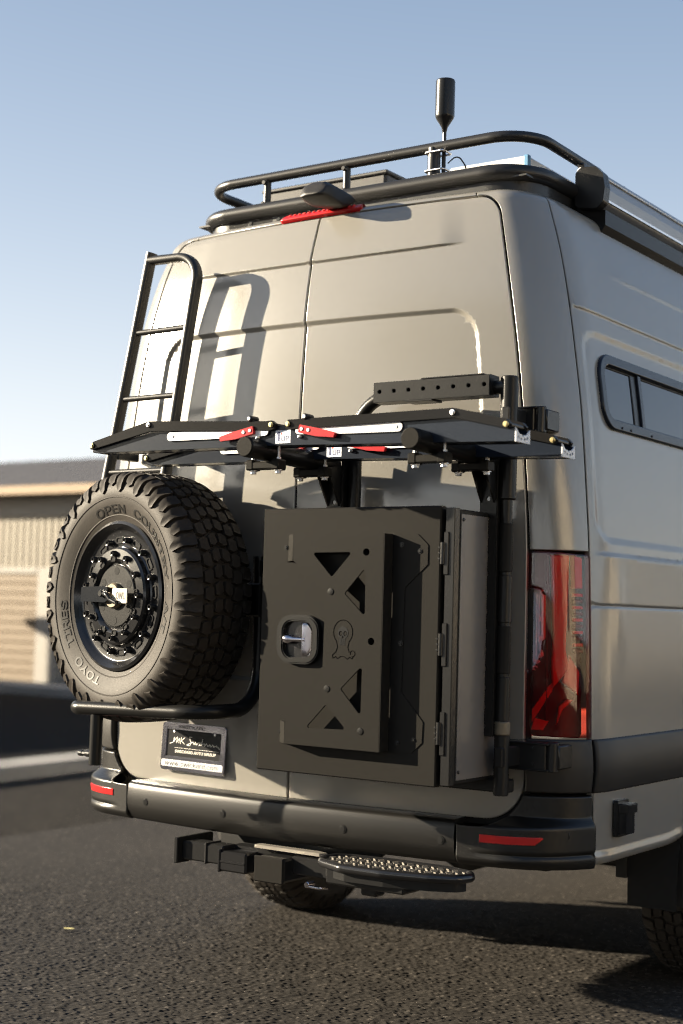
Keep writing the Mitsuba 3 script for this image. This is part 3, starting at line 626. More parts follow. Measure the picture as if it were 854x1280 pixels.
def awsec(d=0.): return Polygon([(.735, 2.668), (.805, 2.656), (.826, 2.672), (.832, 2.72), (.824, 2.765), (.800, 2.788), (.750, 2.792), (.735, 2.778)]).buffer(-.012).buffer(.012+d, quad_segs=5)
fy = frame((0, 0, 0), (1, 0, 0), (0, 0, 1), (0, 1, 0))
def exty(poly, y0, y1):
    m = ext(poly, y1-y0); v = np.array(m.vertices); o = trimesh.Trimesh(np.c_[v[:, 0], y0+v[:, 2], v[:, 1]], m.faces, process=False)
    if o.volume < 0: o.invert()
    return o
part(AW, 'case', exty(awsec(), .60, 4.4), 'awning_grey', 35)
part(AW, 'end_cap', exty(awsec(.007), .555, .598), 'satin_black', 35)
part(AW, 'end_cap', exty(awsec(.007), 4.402, 4.45), 'gloss_black', 35)
part(AW, 'trim_strip', exty(sbox(.818, 2.676, .8335, 2.684), .60, 4.4), 'steel'); part(AW, 'trim_strip', exty(sbox(.812, 2.752, .8315, 2.758), .60, 4.4), 'panel_white')
part(AW, 'lead_rail', exty(Polygon([(.735, 2.575), (.800, 2.565), (.822, 2.600), (.822, 2.652), (.742, 2.665)]),   .60, 4.4), 'rod')
for y in (.60, 2.4, 4.0): part(AW, 'bracket', cat(rbox(.66, .80, y, y+.06, 2.63, 2.69, .004), rbox(.715, .74, y-.005, y+.06, 2.65, 2.83, .004)), 'satin_black')
for y, z in ((.594, 2.80), (.594, 2.74)): part(AW, 'bolt', bolt((.727, y, z), (0, -1, 0), .008, .006), 'steel')
# ------------------------------------------------------------------ ladder
LD_ = thing('rear_ladder', 'black tubular ladder standing against the left rear door', 'ladder')
def secr(w, d, r=.011): return np.array(rrect(w, d, r, 4).exterior.coords)[:-1]
lt = lambda z: -.102+(z-1.98)*.054
lx = lambda z: -.642-(2.52-z)*.165
rx_ = lambda z: -.405-(2.52-z)*.115
L0 = [(lx(z), lt(z), z) for z in (1.50, 2.525)]
part(LD_, 'rail', tube(np.linspace(L0[0], L0[1], 6), 0, sec=secr(.030, .044, .013), up=(0, 1, 0)), 'tube', 40)
pts = fillet([(rx_(1.50), lt(1.5), 1.50), (rx_(2.49), lt(2.49), 2.49), (lx(2.495), lt(2.495), 2.497)], .085, 12)
part(LD_, 'rail', tube(pts, 0, sec=secr(.030, .044, .013), up=(0, 1, .0)), 'tube', 40)
for z in (2.232, 1.992, 1.728): part(LD_, 'rung', tube([(lx(z), lt(z)-.006, z), (rx_(z), lt(z)-.006, z+.003)], .0105, 14), 'tube', 50)
for z in (1.80, 1.60):
    for fx in (lx, rx_): part(LD_, 'door_bracket', rbox(fx(z)-.012, fx(z)+.012, lt(z)+.02, .02, z-.02, z+.02, .003), 'satin_black')
# ------------------------------------------------------------------ tyre carrier and spare wheel
TC = thing('tyre_carrier', 'black tubular carrier hoop cradling the spare wheel on the left rear door', 'tyre carrier')
hoop = fillet([(-.70, -.08, .905), (-.645, -.375, .908), (-.05, -.375, .924), (-.075, -.09, .928), (-.088, -.09, 1.43)], [0, .05, .12, .15, 0], 10)
part(TC, 'hoop', tube(hoop, .0235, 18), 'powder', 50)
part(TC, 'cross_plate', cat(rbox(-.80, -.06, -.125, -.085, 1.23, 1.34, .004), rbox(-.76, -.70, -.12, -.08, .9, 1.7, .004)), 'powder')
part(TC, 'latch_arm', rbox(-.10, .10, -.11, -.05, 1.36, 1.42, .005), 'powder')
part(TC, 'hinge_arm', cat(rbox(-.86, -.72, -.10, .04, 1.48, 1.55, .004), rbox(-.86, -.72, -.10, .04, 1.0, 1.07, .004)), 'powder')
part(TC, 'receiver_leg', cyl((-.543, -.365, .722), (-.543, -.365, .90), .0215, 20, .002), 'powder')
part(TC, 'spring_pin', cat(cyl((-.563, -.365, .757), (-.585, -.365, .757), .011, 16, .002), cyl((-.585, -.365, .757), (-.60, -.365, .757), .008, 12, .001), cyl((-.60, -.365, .757), (-.618, -.365, .757), .010, 16, .002)), 'tube')
SW = thing('spare_wheel', 'spare off road wheel with chunky tread resting in its carrier', 'wheel')
th_ = math.radians(11.0); nx = np.array([-math.sin(th_), -math.cos(th_), 0]); cS = np.array([-.482, -.35, 1.286])-nx*.112
SM = frame(cS, (math.cos(th_), -math.sin(th_), 0), (0, 0, 1)); SM[:3, :3] *= 1.055
wheel(SW, SM, True, True)
LK = SW+'__wheel_lock'
LM = SM@np.array([[1, 0, 0, 0], [0, 1, 0, 0], [0, 0, 1, .034], [0, 0, 0, 1.]])
def inS(mesh): return xf(mesh, LM)
part(LK, 'ring', inS(lathe([(.022, .081), (.022, .094), (.026, .098), (.036, .098), (.041, .092), (.041, .081)], None, 40)), 'bronze', 40)
part(LK, 'core', inS(lathe([(.0225, .081), (.0225, .088), (.012, .090), (.010, .108), (0, .108)], None, 24)), 'bronze', 40)
part(LK, 'arm', inS(ext(rpoly([(-.150, -.024), (-.02, -.026), (-.006, -.02), (-.006, .022), (-.02, .026), (-.150, .022)], .004), .006, frame((0, .004, .104), (1, 0, 0), (0, 1, 0)), .001)), 'arm_black', label='flat dark arm left of the wheel nut')
part(LK, 'tag', inS(ext(rrect(.078, .046, .004), .004, frame((.062, .000, .108), (1, 0, 0), (0, 1, 0)), .001)), 'tag', label='pale tag lettered OWL')
part(LK, 'tag_lettering', inS(xf(textm('OWL', .021, .0006, True, .046), frame((.068, .000, .112), (1, 0, 0), (0, 1, 0)))), 'ink')
part(LK, 'handle', inS(cat(tube(fillet([(-.024, .006, .112), (.008, .004, .124), (.03, -.014, .122), (.058, -.022, .119)], .02), .0075, 12), cyl((-.03, .006, .106), (-.03, .006, .122), .011, 14, .002))), 'satin_black', 40)
# ------------------------------------------------------------------ storage box on its swing arm
BX = thing('storage_box', 'dark metal storage box with a cut out panel and chrome latch on its door', 'storage box')
bx0, bx1, by0, by1, bz0, bz1 = .118, .797, -.298, -.052, .770, 1.560
part(BX, 'body', rbox(bx0, bx1, by0, by1, bz0, bz1, .003), 'powder_box')
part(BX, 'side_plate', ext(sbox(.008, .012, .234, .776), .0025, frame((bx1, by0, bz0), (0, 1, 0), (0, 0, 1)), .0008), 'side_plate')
for y in (-.279, -.068):
    for z in (.805, 1.530): part(BX, 'rivet', lathe([(.0055, 0), (.0050, .0025), (0, .0035)], frame((bx1+.0024, y, z), (0, 1, 0), (0, 0, 1)), 14), 'satin_black', 50)
DRk = BX+'__door'; dz0, dz1, dx0, dx1, dy = .762, 1.568, .112, .757, -.335
part(DRk, 'panel', rbox(dx0, dx1, dy, by0-.004, dz0, dz1, .0035), 'powder_box')
part(BX, 'lip', rbox(.768, .799, by0-.03, by0-.001, .768, 1.562, .002), 'satin_black')
for z in (1.430, 1.168, .915):
    HG = nm(BX+'__hinge')
    part(HG, 'knuckle', cyl((.763, dy+.004, z-.032), (.763, dy+.004, z+.032), .008, 14, .001), 'satin_black')
    part(HG, 'leaf', cat(rbox(.7575, .764, dy+.008, -.30, z-.03, z+.03, .001), rbox(.766, .782, -.3325, -.327, z-.062, z+.062, .002)), 'satin_black')
    for d in (-.016, 0, .016): part(HG, 'screw', cyl((.755, dy-.0005, z+d), (.755, dy-.004, z+d), .004, 10, .001), 'satin_black')
fd = lambda y=dy: rear(0, y, 0)
# thin base sheet with four tabs, then the raised plate with its cut outs
tabL = [(.193, 1.470), (.203, 1.484), (.27, 1.486), (.27, 1.403), (.205, 1.403), (.193, 1.418)]
tabL2 = [(.188, .925), (.198, .936), (.265, .93), (.25, .845), (.205, .848), (.19, .862)]
baseR = [(.60, 1.486), (.681, 1.486), (.717, 1.454), (.717, 1.397), (.641, 1.329), (.638, 1.025), (.713, .945), (.711, .885), (.677, .853), (.60, .851)]
PL = DRk+'__mounting_plate'
for q in (tabL, tabL2, baseR): part(DRk, 'tab', ext(rpoly(q, .004), .003, fd(dy), .0006), 'powder_box')
FY = -.383
face = Polygon([(.262, 1.486), (.594, 1.486), (.594, .852), (.250, .852), (.254, .917), (.386, 1.050), (.389, 1.315), (.266, 1.405)])
tris = [[(.338, 1.429), (.482, 1.431), (.411, 1.357)], [(.531, 1.385), (.533, 1.243), (.459, 1.308)], [(.528, 1.097), (.527, .953), (.454, 1.027)], [(.331, .905), (.476, .909), (.403, .978)]]
for t_ in tris: face = face.difference(rpoly(t_, .005).buffer(0))
for c_ in ((.533, 1.431), (.558, 1.170)): face = face.difference(Point(c_).buffer(.0105))
part(DRk, 'raised_plate', ext(face, .0045, fd(FY+.0045), .0018), 'powder_box')
part(DRk, 'plate_flange', cat(rbox(.5935, .597, FY, dy-.002, .852, 1.486, .001), ), 'powder_box')
for xa, z0_, z1_ in ((.266, 1.405, 1.486), (.254, .852, .917)): part(DRk, 'plate_fold', trimesh.convex.convex_hull(np.array([(xa+dx_, y_, z_) for z_ in (z0_, z1_) for dx_, y_ in ((-.052, dy-.003), (-.046, dy-.0025), (-.002, FY+.0002), (.004, FY+.003))])), 'powder_box', False)
part(DRk, 'plate_flange', cat(rbox(.262, .594, FY+.003, dy-.002, 1.4825, 1.486, .001)), 'powder_box')
for c_ in ((.409, 1.313), (.405, 1.025), (.528, .908)): part(DRk, 'plate_bolt', lathe([(.0105, 0), (.0100, .002), (.004, .0028), (0, .002)], rear(c_[0], FY, c_[1]), 16), 'powder', 40)
for c_ in ((.205, 1.447), (.202, .884), (.690, 1.436), (.683, .892), (.628, 1.455), (.632, 1.167), (.628, .88)): part(DRk, 'tab_screw', bolt((c_[0], dy-.003, c_[1]), (0, -1, 0), .0055, .004, 6), 'satin_black')
# engraved emblem: skull in a helmet with paws
def stroke(pts, w=.0017): return LineString(pts).buffer(w/2, quad_segs=3)
def arc(cx, cy, rx, ry, a0, a1, n=24): t = np.radians(np.linspace(a0, a1, n)); return np.c_[cx+rx*np.cos(t), cy+ry*np.sin(t)]
ec = (.458, 1.172)
em = [stroke(arc(0, .022, .034, .036, -48, 228)), stroke([(.0228, -.0045), (.0185, -.022), (.0235, -.036)]), stroke([(-.0228, -.0045), (-.0185, -.022), (-.0235, -.036)]),
      stroke(arc(.036, -.040, .0085, .0085, -110, 200)), stroke([(-.0235, -.036), (-.036, -.046), (-.034, -.056), (-.024, -.050), (-.018, -.057), (-.006, -.049), (.008, -.050), (.018, -.057), (.026, -.050), (.034, -.056), (.038, -.049)]),
      stroke(arc(-.008, .018, .0055, .007, 0, 360)), stroke(arc(.008, .018, .0055, .007, 0, 360)), stroke([(-.003, .006), (0, .012), (.003, .006)])]
emS = unary_union([Polygon(arc(0, .020, .0185, .019, 0, 360)).difference(Polygon(arc(-.008, .018, .006, .0075, 0, 360))).difference(Polygon(arc(.008, .018, .006, .0075, 0, 360))).difference(Polygon([(-.004, .003), (0, .012), (.004, .003)])),
                   sbox(-.012, -.016, -.0065, .002), sbox(-.0045, -.016, .0005, .002), sbox(.0025, -.016, .0075, .002)])
part(DRk, 'emblem', ext(unary_union(em), .0006, rear(ec[0], FY-.0003, ec[1])), 'engraving', False, label='engraved skull emblem outline')
part(DRk, 'emblem', ext(emS, .0006, rear(ec[0], FY-.0003, ec[1])), 'satin_black', False)
# latch
HK = DRk+'__latch'
hc = rear(.268, dy, 1.166); ro = rrect(.160, .150, .052, 10); ri = rrect(.108, .108, .030, 8)
part(HK, 'bezel', ext(ro.difference(ri), .019, hc, .009), 'powder', 40)
part(HK, 'recess', ext(ri.buffer(.004), .0015, hc), 'gloss_black')
hb = m3.Manifold.hull_points(np.array([(.020, y, z) for y in (-.048, .048) for z in (.010, .024)]+[(.034, y, z) for y in (-.050, .050) for z in (.006, .018)]+[(.047, y, z) for y in (-.030, .030) for z in (.003, .008)]))
hb = tm(hb.refine(5)); trimesh.smoothing.filter_taubin(hb, iterations=12)
part(HK, 'handle', xf(cat(hb, lathe([(0, -.052), (.011, -.050), (.0155, -.040), (.014, -.028), (.008, -.015), (.007, .03)], frame((0, 0, .016), (0, 1, 0), (0, 0, 1)), 20)), hc), 'chrome', 45, label='polished chrome T handle')
SA = thing('swing_arm', 'black hinged post and hoop carrying the storage box on the right rear door', 'swing arm')
px, py = .842, -.10
part(SA, 'hinge_post', cat(cyl((px, py, .728), (px, py, .905), .0225, 18, .002), cyl((px, py, .94), (px, py, 1.86), .0175, 18)), 'powder', 40)
part(SA, 'hinge_post', cyl((px+.002, py, 1.60), (px+.002, py, 1.972), .0265, 22, .004), 'powder', 40)
for i, (a, b) in enumerate(((.945, 1.075), (1.085, 1.225), (1.235, 1.375), (1.385, 1.53))):
    part(SA, 'hinge_barrel', cat(cyl((px, py, a), (px, py, b), .0205, 18, .002), rbox(px-.040, px-.004, py-.012, py+.012, a+.004, b-.004, .002)), 'powder_box' if i % 2 else 'powder', 40)
part(SA, 'stop_collar', cat(cyl((px, py, .905), (px, py, .945), .024, 18, .003)), 'bronze', 40)
part(SA, 'hoop', tube(fillet([(.285, -.09, .80), (.285, -.09, 1.94), (.84, -.105, 1.94)], .13, 12), .021, 18), 'powder', 50)
sl = sbox(.384, 1.912, .800, 1.976)
for k in range(8): sl = sl.difference(Point(.407+k*.0535, 1.946).buffer(.0062, quad_segs=5))
part(SA, 'perforated_sleeve', ext(sl, .06, rear(0, -.085, 0), .003), 'powder')
part(SA, 'sleeve_saddle', rbox(.50, .60, -.147, -.083, 1.9075, 1.9125, .001), 'powder'); part(SA, 'sleeve_saddle', rbox(.56, .78, -.147, -.083, 1.9755, 1.9795, .001), 'powder')
part(SA, 'sleeve_core', rbox(.39, .79, -.118, -.108, 1.93, 1.96, .001), 'gap')
for x0 in (.208, .770):
    po = sbox(x0, .90, x0+.056, 1.70)
    for k in range(14): po = po.difference(Point(x0+.028, .93+k*.056).buffer(.007, quad_segs=5))
    part(SA, 'perforated_post', ext(po, .006, rear(0, -.128, 0), .001), 'powder')
    part(SA, 'post_web', rbox(x0+.050, x0+.056, -.128, -.06, .90, 1.76, .001), 'powder')
    gs = Polygon([(-.128, 1.72), (-.21, 1.705), (-.135, 1.59), (-.128, 1.59)])
    for dx in (.002, .046): part(SA, 'gusset', ext(gs, .006, frame((x0+dx, 0, 0), (0, 1, 0), (0, 0, 1)), .001), 'powder')
    for z in (1.60, 1.66, 1.72): part(SA, 'web_bolt', bolt((x0+.0562, -.095, z), (1, 0, 0), .007, .003, 6), 'satin_black')
part(SA, 'lower_beam', rbox(.20, .86, -.10, -.05, .735, .775, .004), 'powder')
for z0, x1_, yb in ((1.815, .915, .085), (.802, .975, .09)):
    h_ = .072 if z0 > 1 else .078
    part(SA, 'hinge_bracket', cat(rbox(.80, x1_-.03, -.02, .005, z0, z0+h_, .003), rbox(.835, .86, -.13, -.01, z0+.01, z0+h_-.01, .003), rbox(.80, x1_-.02, -.024, .06, z0-.003, z0+.004, .002), rbox(.80, x1_-.02, -.024, .06, z0+h_-.004, z0+h_+.003, .002)), 'satin_black')
    part(SA, 'hinge_knuckle', cat(cyl((x1_-.02, .005, z0-.004), (x1_-.02, .005, z0+h_+.004), .019, 20, .002), rbox(x1_-.03, x1_+.005, .0, yb, z0+.004, z0+h_-.004, .004)), 'satin_black', 40)
    for dz in (.2, .8): part(SA, 'bracket_bolt', bolt((x1_-.075, -.0205, z0+h_*dz), (0, -1, 0), .0065, .004, 6), 'satin_black')
BRS = thing('rack_support', 'pair of round black support bars jutting out below the bike trays', 'support bars')
for x in (.222, .800):
    BB = nm(BRS+'__bar')
    part(BB, 'tube', cyl((x, -.12, 1.722), (x, -.578, 1.734), .0305, 28, .0015), 'powder', 40)
    part(BB, 'end_cap', cyl((x, -.578, 1.734), (x, -.5835, 1.734), .0292, 28, .0015), 'powder_box', 40)
    for y in (-.475, -.235):
        zc = 1.7305
        part(BRS, 'clamp', cat(rbox(x-.058, x+.058, y-.020, y+.020, zc-.055, zc-.033, .003), rbox(x-.062, x-.034, y-.022, y+.022, zc-.058, zc-.026, .004), rbox(x+.034, x+.062, y-.022, y+.022, zc-.058, zc-.026, .004)), 'powder_box')
        for dx in (-.047, .047):
            part(BRS, 'clamp_bolt', cat(cyl((x+dx, y, zc-.06), (x+dx, y, zc+.03), .005, 12), bolt((x+dx, y, zc-.058), (0, 0, -1), .0095, .010, 6), cyl((x+dx, y, zc-.026), (x+dx, y, zc-.019), .008, 6)), 'steel', 30)
# ------------------------------------------------------------------ bike trays
def tray(label, ox, yc, oz, xr=1.085):
    t = thing('bike_tray', label, 'bike tray', 'bike trays')
    yf, yb = yc-.038, yc+.038
    def fy_(y): return frame((ox, y, oz), (1, 0, 0), (0, 0, 1))
    sl_ = -.010; zt = lambda x: sl_*(x+.46)/1.5
    wall = [(-.462, 1.750), (-.462, 1.764), (-.205, 1.802), (.30, 1.800), (.90, 1.790), (1.085, 1.755), (1.085, 1.722), (1.06, 1.722), (.31, 1.742), (-.44, 1.748)]
    part(t, 'channel_wall', ext(rpoly(wall, .003), .005, fy_(yf+.005), .001), 'anodised')
    part(t, 'channel_wall', ext(rpoly(wall, .003), .005, fy_(yb), .001), 'anodised')
    n = 24; xs = np.linspace(-.455, 1.08, n); 
    fl = [(-.455, 1.7495), (.31, 1.7435), (1.06, 1.7235), (1.082, 1.7235), (1.082, 1.728), (1.06, 1.728), (.31, 1.748), (-.455, 1.754)]
    part(t, 'channel_floor', ext(Polygon(fl), yb-yf-.01, fy_(yb-.005)), 'anodised')
    for (a, nm_) in (([(-.470, 1.757), (-.455, 1.783), (-.215, 1.8385), (.255, 1.815), (.275, 1.8165), (.291, 1.805), (.285, 1.790), (.27, 1.786), (-.205, 1.806), (-.445, 1.760)], 'arm'), ([(.327, 1.789), (.324, 1.802), (.337, 1.8155), (.36, 1.8155), (.90, 1.8195), (1.065, 1.781), (1.078, 1.768), (1.07, 1.754), (.905, 1.792), (.34, 1.786)], 'arm')):
        A = nm(t+'__'+nm_)
        part(A, 'blade', ext(rpoly(a, .004), .013, fy_(yf-.001), .002), 'rod'); part(A, 'blade', ext(rpoly(a, .004), .013, fy_(yb+.014), .002), 'rod')
        ends = ((-.455, 1.770), (-.213, 1.826), (.276, 1.803)) if nm_ == 'arm' and a[0][0] < 0 else ((.339, 1.802), (.90, 1.806), (1.066, 1.766))
        for i, (x, z) in enumerate(ends):
            br = (i == 0) if x < 0 else True
            matb = 'steel' if i == 1 else 'brass'
            part(A, 'pivot_bolt', cat(cyl((x+ox, yf-.014, z+oz), (x+ox, yf-.020, z+oz), .0085, 18, .0015), cyl((x+ox, yf-.020, z+oz), (x+ox, yf-.0225, z+oz), .005, 6)), matb)
            part(A, 'pivot_pin', cyl((x+ox, yf-.012, z+oz), (x+ox, yb+.012, z+oz), .007, 12), 'satin_black')
    def strip(x0, z0, x1, z1, w, th, y, mat, name, endr=None):
        d = np.array([x1-x0, z1-z0]); L = np.linalg.norm(d); ax = np.array([d[0]/L, 0, d[1]/L]); ay = np.array([-d[1]/L, 0, d[0]/L])
        return part(t, name, ext(LineString([(0, 0), (L, 0)]).buffer(w/2, quad_segs=8), th, frame((x0+ox, y, z0+oz), ax, ay), .0008), mat)
    strip(-.128, 1.786, .20, 1.784, .028, .004, yf-.003, 'alu_white', 'link_bar'); strip(.41, 1.781, .718, 1.777, .028, .004, yf-.003, 'alu_white', 'link_bar')
    strip(.19, 1.782, .247, 1.785, .026, .004, yf-.006, 'silver', 'link_plate'); strip(.374, 1.784, .43, 1.781, .026, .004, yf-.006, 'silver', 'link_plate')
    for (x0, z0, x1, z1) in ((.200, 1.788, .092, 1.769), (.393, 1.784, .488, 1.766)):
        v = part(t, 'lever', ext(rpoly([(-.012, -.012), (.055, -.014), (.118, -.008), (.120, .007), (.06, .011), (-.012, .012)], .003) if True else None, .010, frame((x0+ox, yf-.011, z0+oz), np.array([x1-x0, 0, z1-z0]), np.array([-(z1-z0), 0, x1-x0])*(1 if x1 > x0 else -1)) if x1 > x0 else np.eye(4), .002), 'red_lever') if x1 > x0 else part(t, 'lever', ext(rpoly([(.012, -.012), (-.055, -.014), (-.118, -.008), (-.120, .007), (-.06, .011), (.012, .012)], .003), .010, frame((x0+ox, yf-.011, z0+oz), np.array([x0-x1, 0, z0-z1]), np.array([-(z0-z1), 0, x0-x1])), .002), 'red_lever')
        sgn = 1 if x1 > x0 else -1
        for k in (0, .024): part(t, 'lever_rivet', cyl((x0+ox+sgn*k, yf-.020, z0+oz-k*.18), (x0+ox+sgn*k, yf-.0235, z0+oz-k*.18), .0058, 14, .001), 'silver')
        part(t, 'lock_knob', cat(cyl((x0+ox+sgn*.006, yf-.004, z0+oz+.012), (x0+ox+sgn*.006, yf-.004, z0+oz+.034), .009, 14, .002), cyl((x0+ox+sgn*.006, yf-.018, z0+oz+.037), (x0+ox+sgn*.006, yf+.02, z0+oz+.037), .0095, 14, .002)), 'satin_black')
        part(t, 'lock_knob', cyl((x0+ox+sgn*.006, yf-.018, z0+oz+.037), (x0+ox+sgn*.006, yf-.0215, z0+oz+.037), .006, 14, .001), 'silver')
        part(t, 'lock_nut', cyl((x0+ox-sgn*.018, yf-.004, z0+oz-.016), (x0+ox-sgn*.018, yf-.004, z0+oz-.024), .008, 12, .002), 'steel')
    for x, z in ((-.118, 1.786), (.712, 1.777), (.24, 1.785), (.38, 1.784)): part(t, 'rivet', cat(cyl((x+ox, yf-.006, z+oz), (x+ox, yf-.0095, z+oz), .0048, 12, .001)), 'steel')
    st = nm(t+'__maker_sticker'); sx, sz = .310+ox, 1.767+oz
    part(st, 'sheet', ext(rrect(.056, .039, .001), .0006, rear(sx, yf-.0002, sz)), 'sticker')
    one = ext(Polygon([(-.0185, -.0135), (-.0185, .0085), (-.0225, .0055), (-.0225, .0115), (-.0155, .0155), (-.0115, .0155), (-.0115, -.0135)]), .0004, rear(sx, yf-.0008, sz))
    part(st, 'lettering', cat(one, xf(textm('UP', .015, .0004, True, .028), rear(sx+.0085, yf-.0008, sz-.006))), 'navy_ink', False)
    part(st, 'dot', ext(Point(-.0055, .009).buffer(.0030), .0004, rear(sx, yf-.0008, sz)), 'red_ink', False)
    cap = Polygon([(-.040, -.002), (.040, -.002), (.040, .036), (.020, .020), (.008, .020), (0, .014), (-.008, .020), (-.020, .020), (-.040, .036)])
    for yy, zz in ((-.024, .012), (.024, .012), (-.010, .008), (.010, .008)): cap = cap.difference(Point(yy, zz).buffer(.004, quad_segs=4))
    part(t, 'end_plate', ext(cap, .004, frame((1.0855+ox, yc, 1.722+oz), (0, 1, 0), (0, 0, 1)), .0006), 'silver')
    capm = frame((-.4625+ox, yc, 1.750+oz), (0, -1, 0), (0, 0, 1)); part(t, 'end_plate', ext(sbox(-.038, -.001, .038, .013), .004, capm, .0006), 'satin_black')
    return t
tray('black folding bike tray with white link bars, nearest to the camera', 0., -.472, 0.)
tray('black folding bike tray tucked between the front tray and the van', .018, -.232, -.017)
# ------------------------------------------------------------------ licence plate
LP = thing('licence_plate', 'dealer licence plate in a chrome frame on the lower left rear door', 'licence plate')
sP = -.42; n0, _, _ = SN(S, np.array([sP]), np.array([.765])); a_ = np.array([n0[0][1]*-1, n0[0][0], 0]); yaw = math.atan2(-n0[0][0], -n0[0][1])
pm = frame(S(sP, .765)+np.array([0, -.004, 0]), (math.cos(yaw), -math.sin(yaw), 0), (0, math.sin(.06), math.cos(.06)))
pm[:3, 2] = np.cross(pm[:3, 0], pm[:3, 1])
fr_o, fr_i = rrect(.310, .166, .012), affinity.translate(rrect(.268, .094, .004), 0, .012)
part(LP, 'plate', ext(rrect(.302, .156, .010), .004, pm, .001), 'plate_black')
fm = pm@np.array([[1, 0, 0, 0], [0, 1, 0, 0], [0, 0, 1, .003], [0, 0, 0, 1.]])
part(LP, 'frame', ext(fr_o.difference(fr_i), .006, fm, .002), 'chrome')
def onp(mesh, x, y, z=.0043): return xf(mesh, pm@np.array([[1, 0, 0, x], [0, 1, 0, y], [0, 0, 1, z], [0, 0, 0, 1.]]))
part(LP, 'lettering', onp(textm('SWICKARD AUTO GROUP', .0095, .0005, True, .200), .010, -.016), 'white_ink', False)
part(LP, 'rule', onp(ext(sbox(-.105, -.0006, .112, .0006), .0005), .01, -.004), 'white_ink', False)
sig = [[(-.118, .006), (-.104, .010), (-.094, .020), (-.098, .028), (-.100, .012), (-.088, .026), (-.082, .030), (-.086, .010), (-.076, .022), (-.070, .026), (-.074, .010)], [(-.062, .030), (-.066, .008)], [(-.046, .030), (-.062, .018), (-.046, .008)],
       [(-.010, .034), (-.022, .034), (-.020, .024), (-.012, .016), (-.020, .004), (-.034, .006), (-.02, .012), (-.004, .018), (.002, .010), (.008, .019), (.012, .009), (.022, .018), (.032, .018), (.026, .008), (.036, .012), (.042, .030), (.038, .010), (.050, .017), (.054, .008), (.062, .018), (.070, .008), (.078, .016), (.084, .008), (.092, .016), (.098, .008), (.108, .014), (.126, .003)]]
part(LP, 'signature', onp(ext(unary_union([LineString(s_).buffer(.0013, quad_segs=3) for s_ in sig]), .0005), .0, .003), 'white_ink', False)
part(LP, 'frame_band', onp(ext(rrect(.300, .024, .006), .0006), 0, -.0585, .0088), 'frame_band', label='pale lower band of the frame with a web address')
part(LP, 'frame_lettering', onp(textm('www.swickard.com', .016, .0006, False, .262), 0, -.0585, .0094), 'ink', False)
part(LP, 'frame_lettering', onp(textm('SWICKARD', .011, .0006, True, .13), -.01, .070, .0088), 'satin_black', False)
for x in (-.10, .10): part(LP, 'screw', onp(cyl((0, 0, 0), (0, 0, .002), .005, 12, .0006), x, -.045 if False else .053, .004), 'steel')
# ------------------------------------------------------------------ tow hitch with step
HI = thing('tow_hitch', 'black tow hitch receiver with a square capped tube under the bumper', 'tow hitch')
part(HI, 'cross_tube', rbox(-.275, -.10, -.222, -.150, .428, .488, .005), 'satin_black')
part(HI, 'cross_tube', rbox(-.12, .30, -.16, -.10, .43, .485, .005), 'satin_black')
part(HI, 'end_plate', rbox(-.290, -.274, -.245, -.06, .416, .500, .003), 'satin_black')
part(HI, 'clamp_band', rbox(-.175, -.168, -.226, -.146, .424, .492, .002), 'tube')
part(HI, 'plug_socket', cat(rbox(-.105, .005, -.235, -.16, .412, .476, .006), rbox(-.110, -.10, -.238, -.16, .408, .480, .003), rbox(-.1, .0, -.238, -.235, .44, .446, .001)), 'gloss_black')
part(HI, 'receiver_tube', rbox(.055, .165, -.248, .30, .405, .480, .008), 'satin_black')
part(HI, 'tube_cap', rbox(.052, .168, -.256, -.247, .402, .483, .012), 'powder_box')
part(HI, 'steel_bar', cat(ext(rpoly([(.0, -.19), (.26, -.19), (.275, -.165), (.23, -.15), (.0, -.155)], .006), .010, frame((0, 0, .493), (1, 0, 0), (0, 1, 0)), .002)), 'dull_steel')
part(HI, 'step_arm', rbox(.16, .50, -.20, -.14, .430, .485, .004), 'satin_black')
part(HI, 'frame_bracket', ext(Polygon([(-.2, .50), (.40, .50), (.30, .42), (-.1, .42)]), .01, frame((0, -.02, 0), (1, 0, 0), (0, 0, 1))), 'satin_black')
HP = thing('hitch_pin', 'small chrome locking pin below the left end of the step', 'hitch pin')
own_ = part(HP, 'head', cat(cyl((.255, -.25, .414), (.255, -.215, .414), .010, 14, .002)), 'chrome'); part(HP, 'pin', tube(fillet([(.255, -.245, .410), (.30, -.24, .408), (.315, -.22, .408)], .01), .005, 10), 'chrome')
ST = thing('hitch_step', 'black oval step with diamond plate top under the rear bumper', 'step')
so_ = Polygon([(.318, -.262), (.293, -.215), (.300, -.165), (.345, -.135), (.50, -.115), (.70, -.115), (.765, -.135), (.790, -.175), (.775, -.222), (.70, -.262), (.56, -.300), (.42, -.305)]).buffer(-.03).buffer(.03, quad_segs=6)
ring = shapely.segmentize(LineString(so_.exterior.coords), .02); rc = np.array(ring.coords)[:-1]
part(ST, 'rim', tube(np.c_[rc, np.full(len(rc), .492)], .0135, 12, True), 'gloss_black', 50)
part(ST, 'tread_plate', ext(so_.buffer(-.004), .006, frame((0, 0, .494), (1, 0, 0), (0, 1, 0))), 'satin_black')
lz = []
for i in range(-2, 24):
    for j in range(-1, 12):
        x, y = .29+i*.026+(j % 2)*.013, -.31+j*.0185
        if so_.buffer(-.018).contains(Point(x, y)):
            a = math.radians(38 if (i+j) % 2 else -38); q = affinity.rotate(affinity.scale(Point(0, 0).buffer(1, quad_segs=4), .0095, .0028), math.degrees(a), origin=(0, 0))
            q = affinity.translate(q, x, y); lz.append(ext(q, .0022, frame((0, 0, .4999), (1, 0, 0), (0, 1, 0)), .0012))
k_ = part(ST, 'diamond_tread', cat(lz), 'dull_steel'); labels[k_] = {'kind': 'stuff', 'label': 'raised diamond lugs of the step plate'}
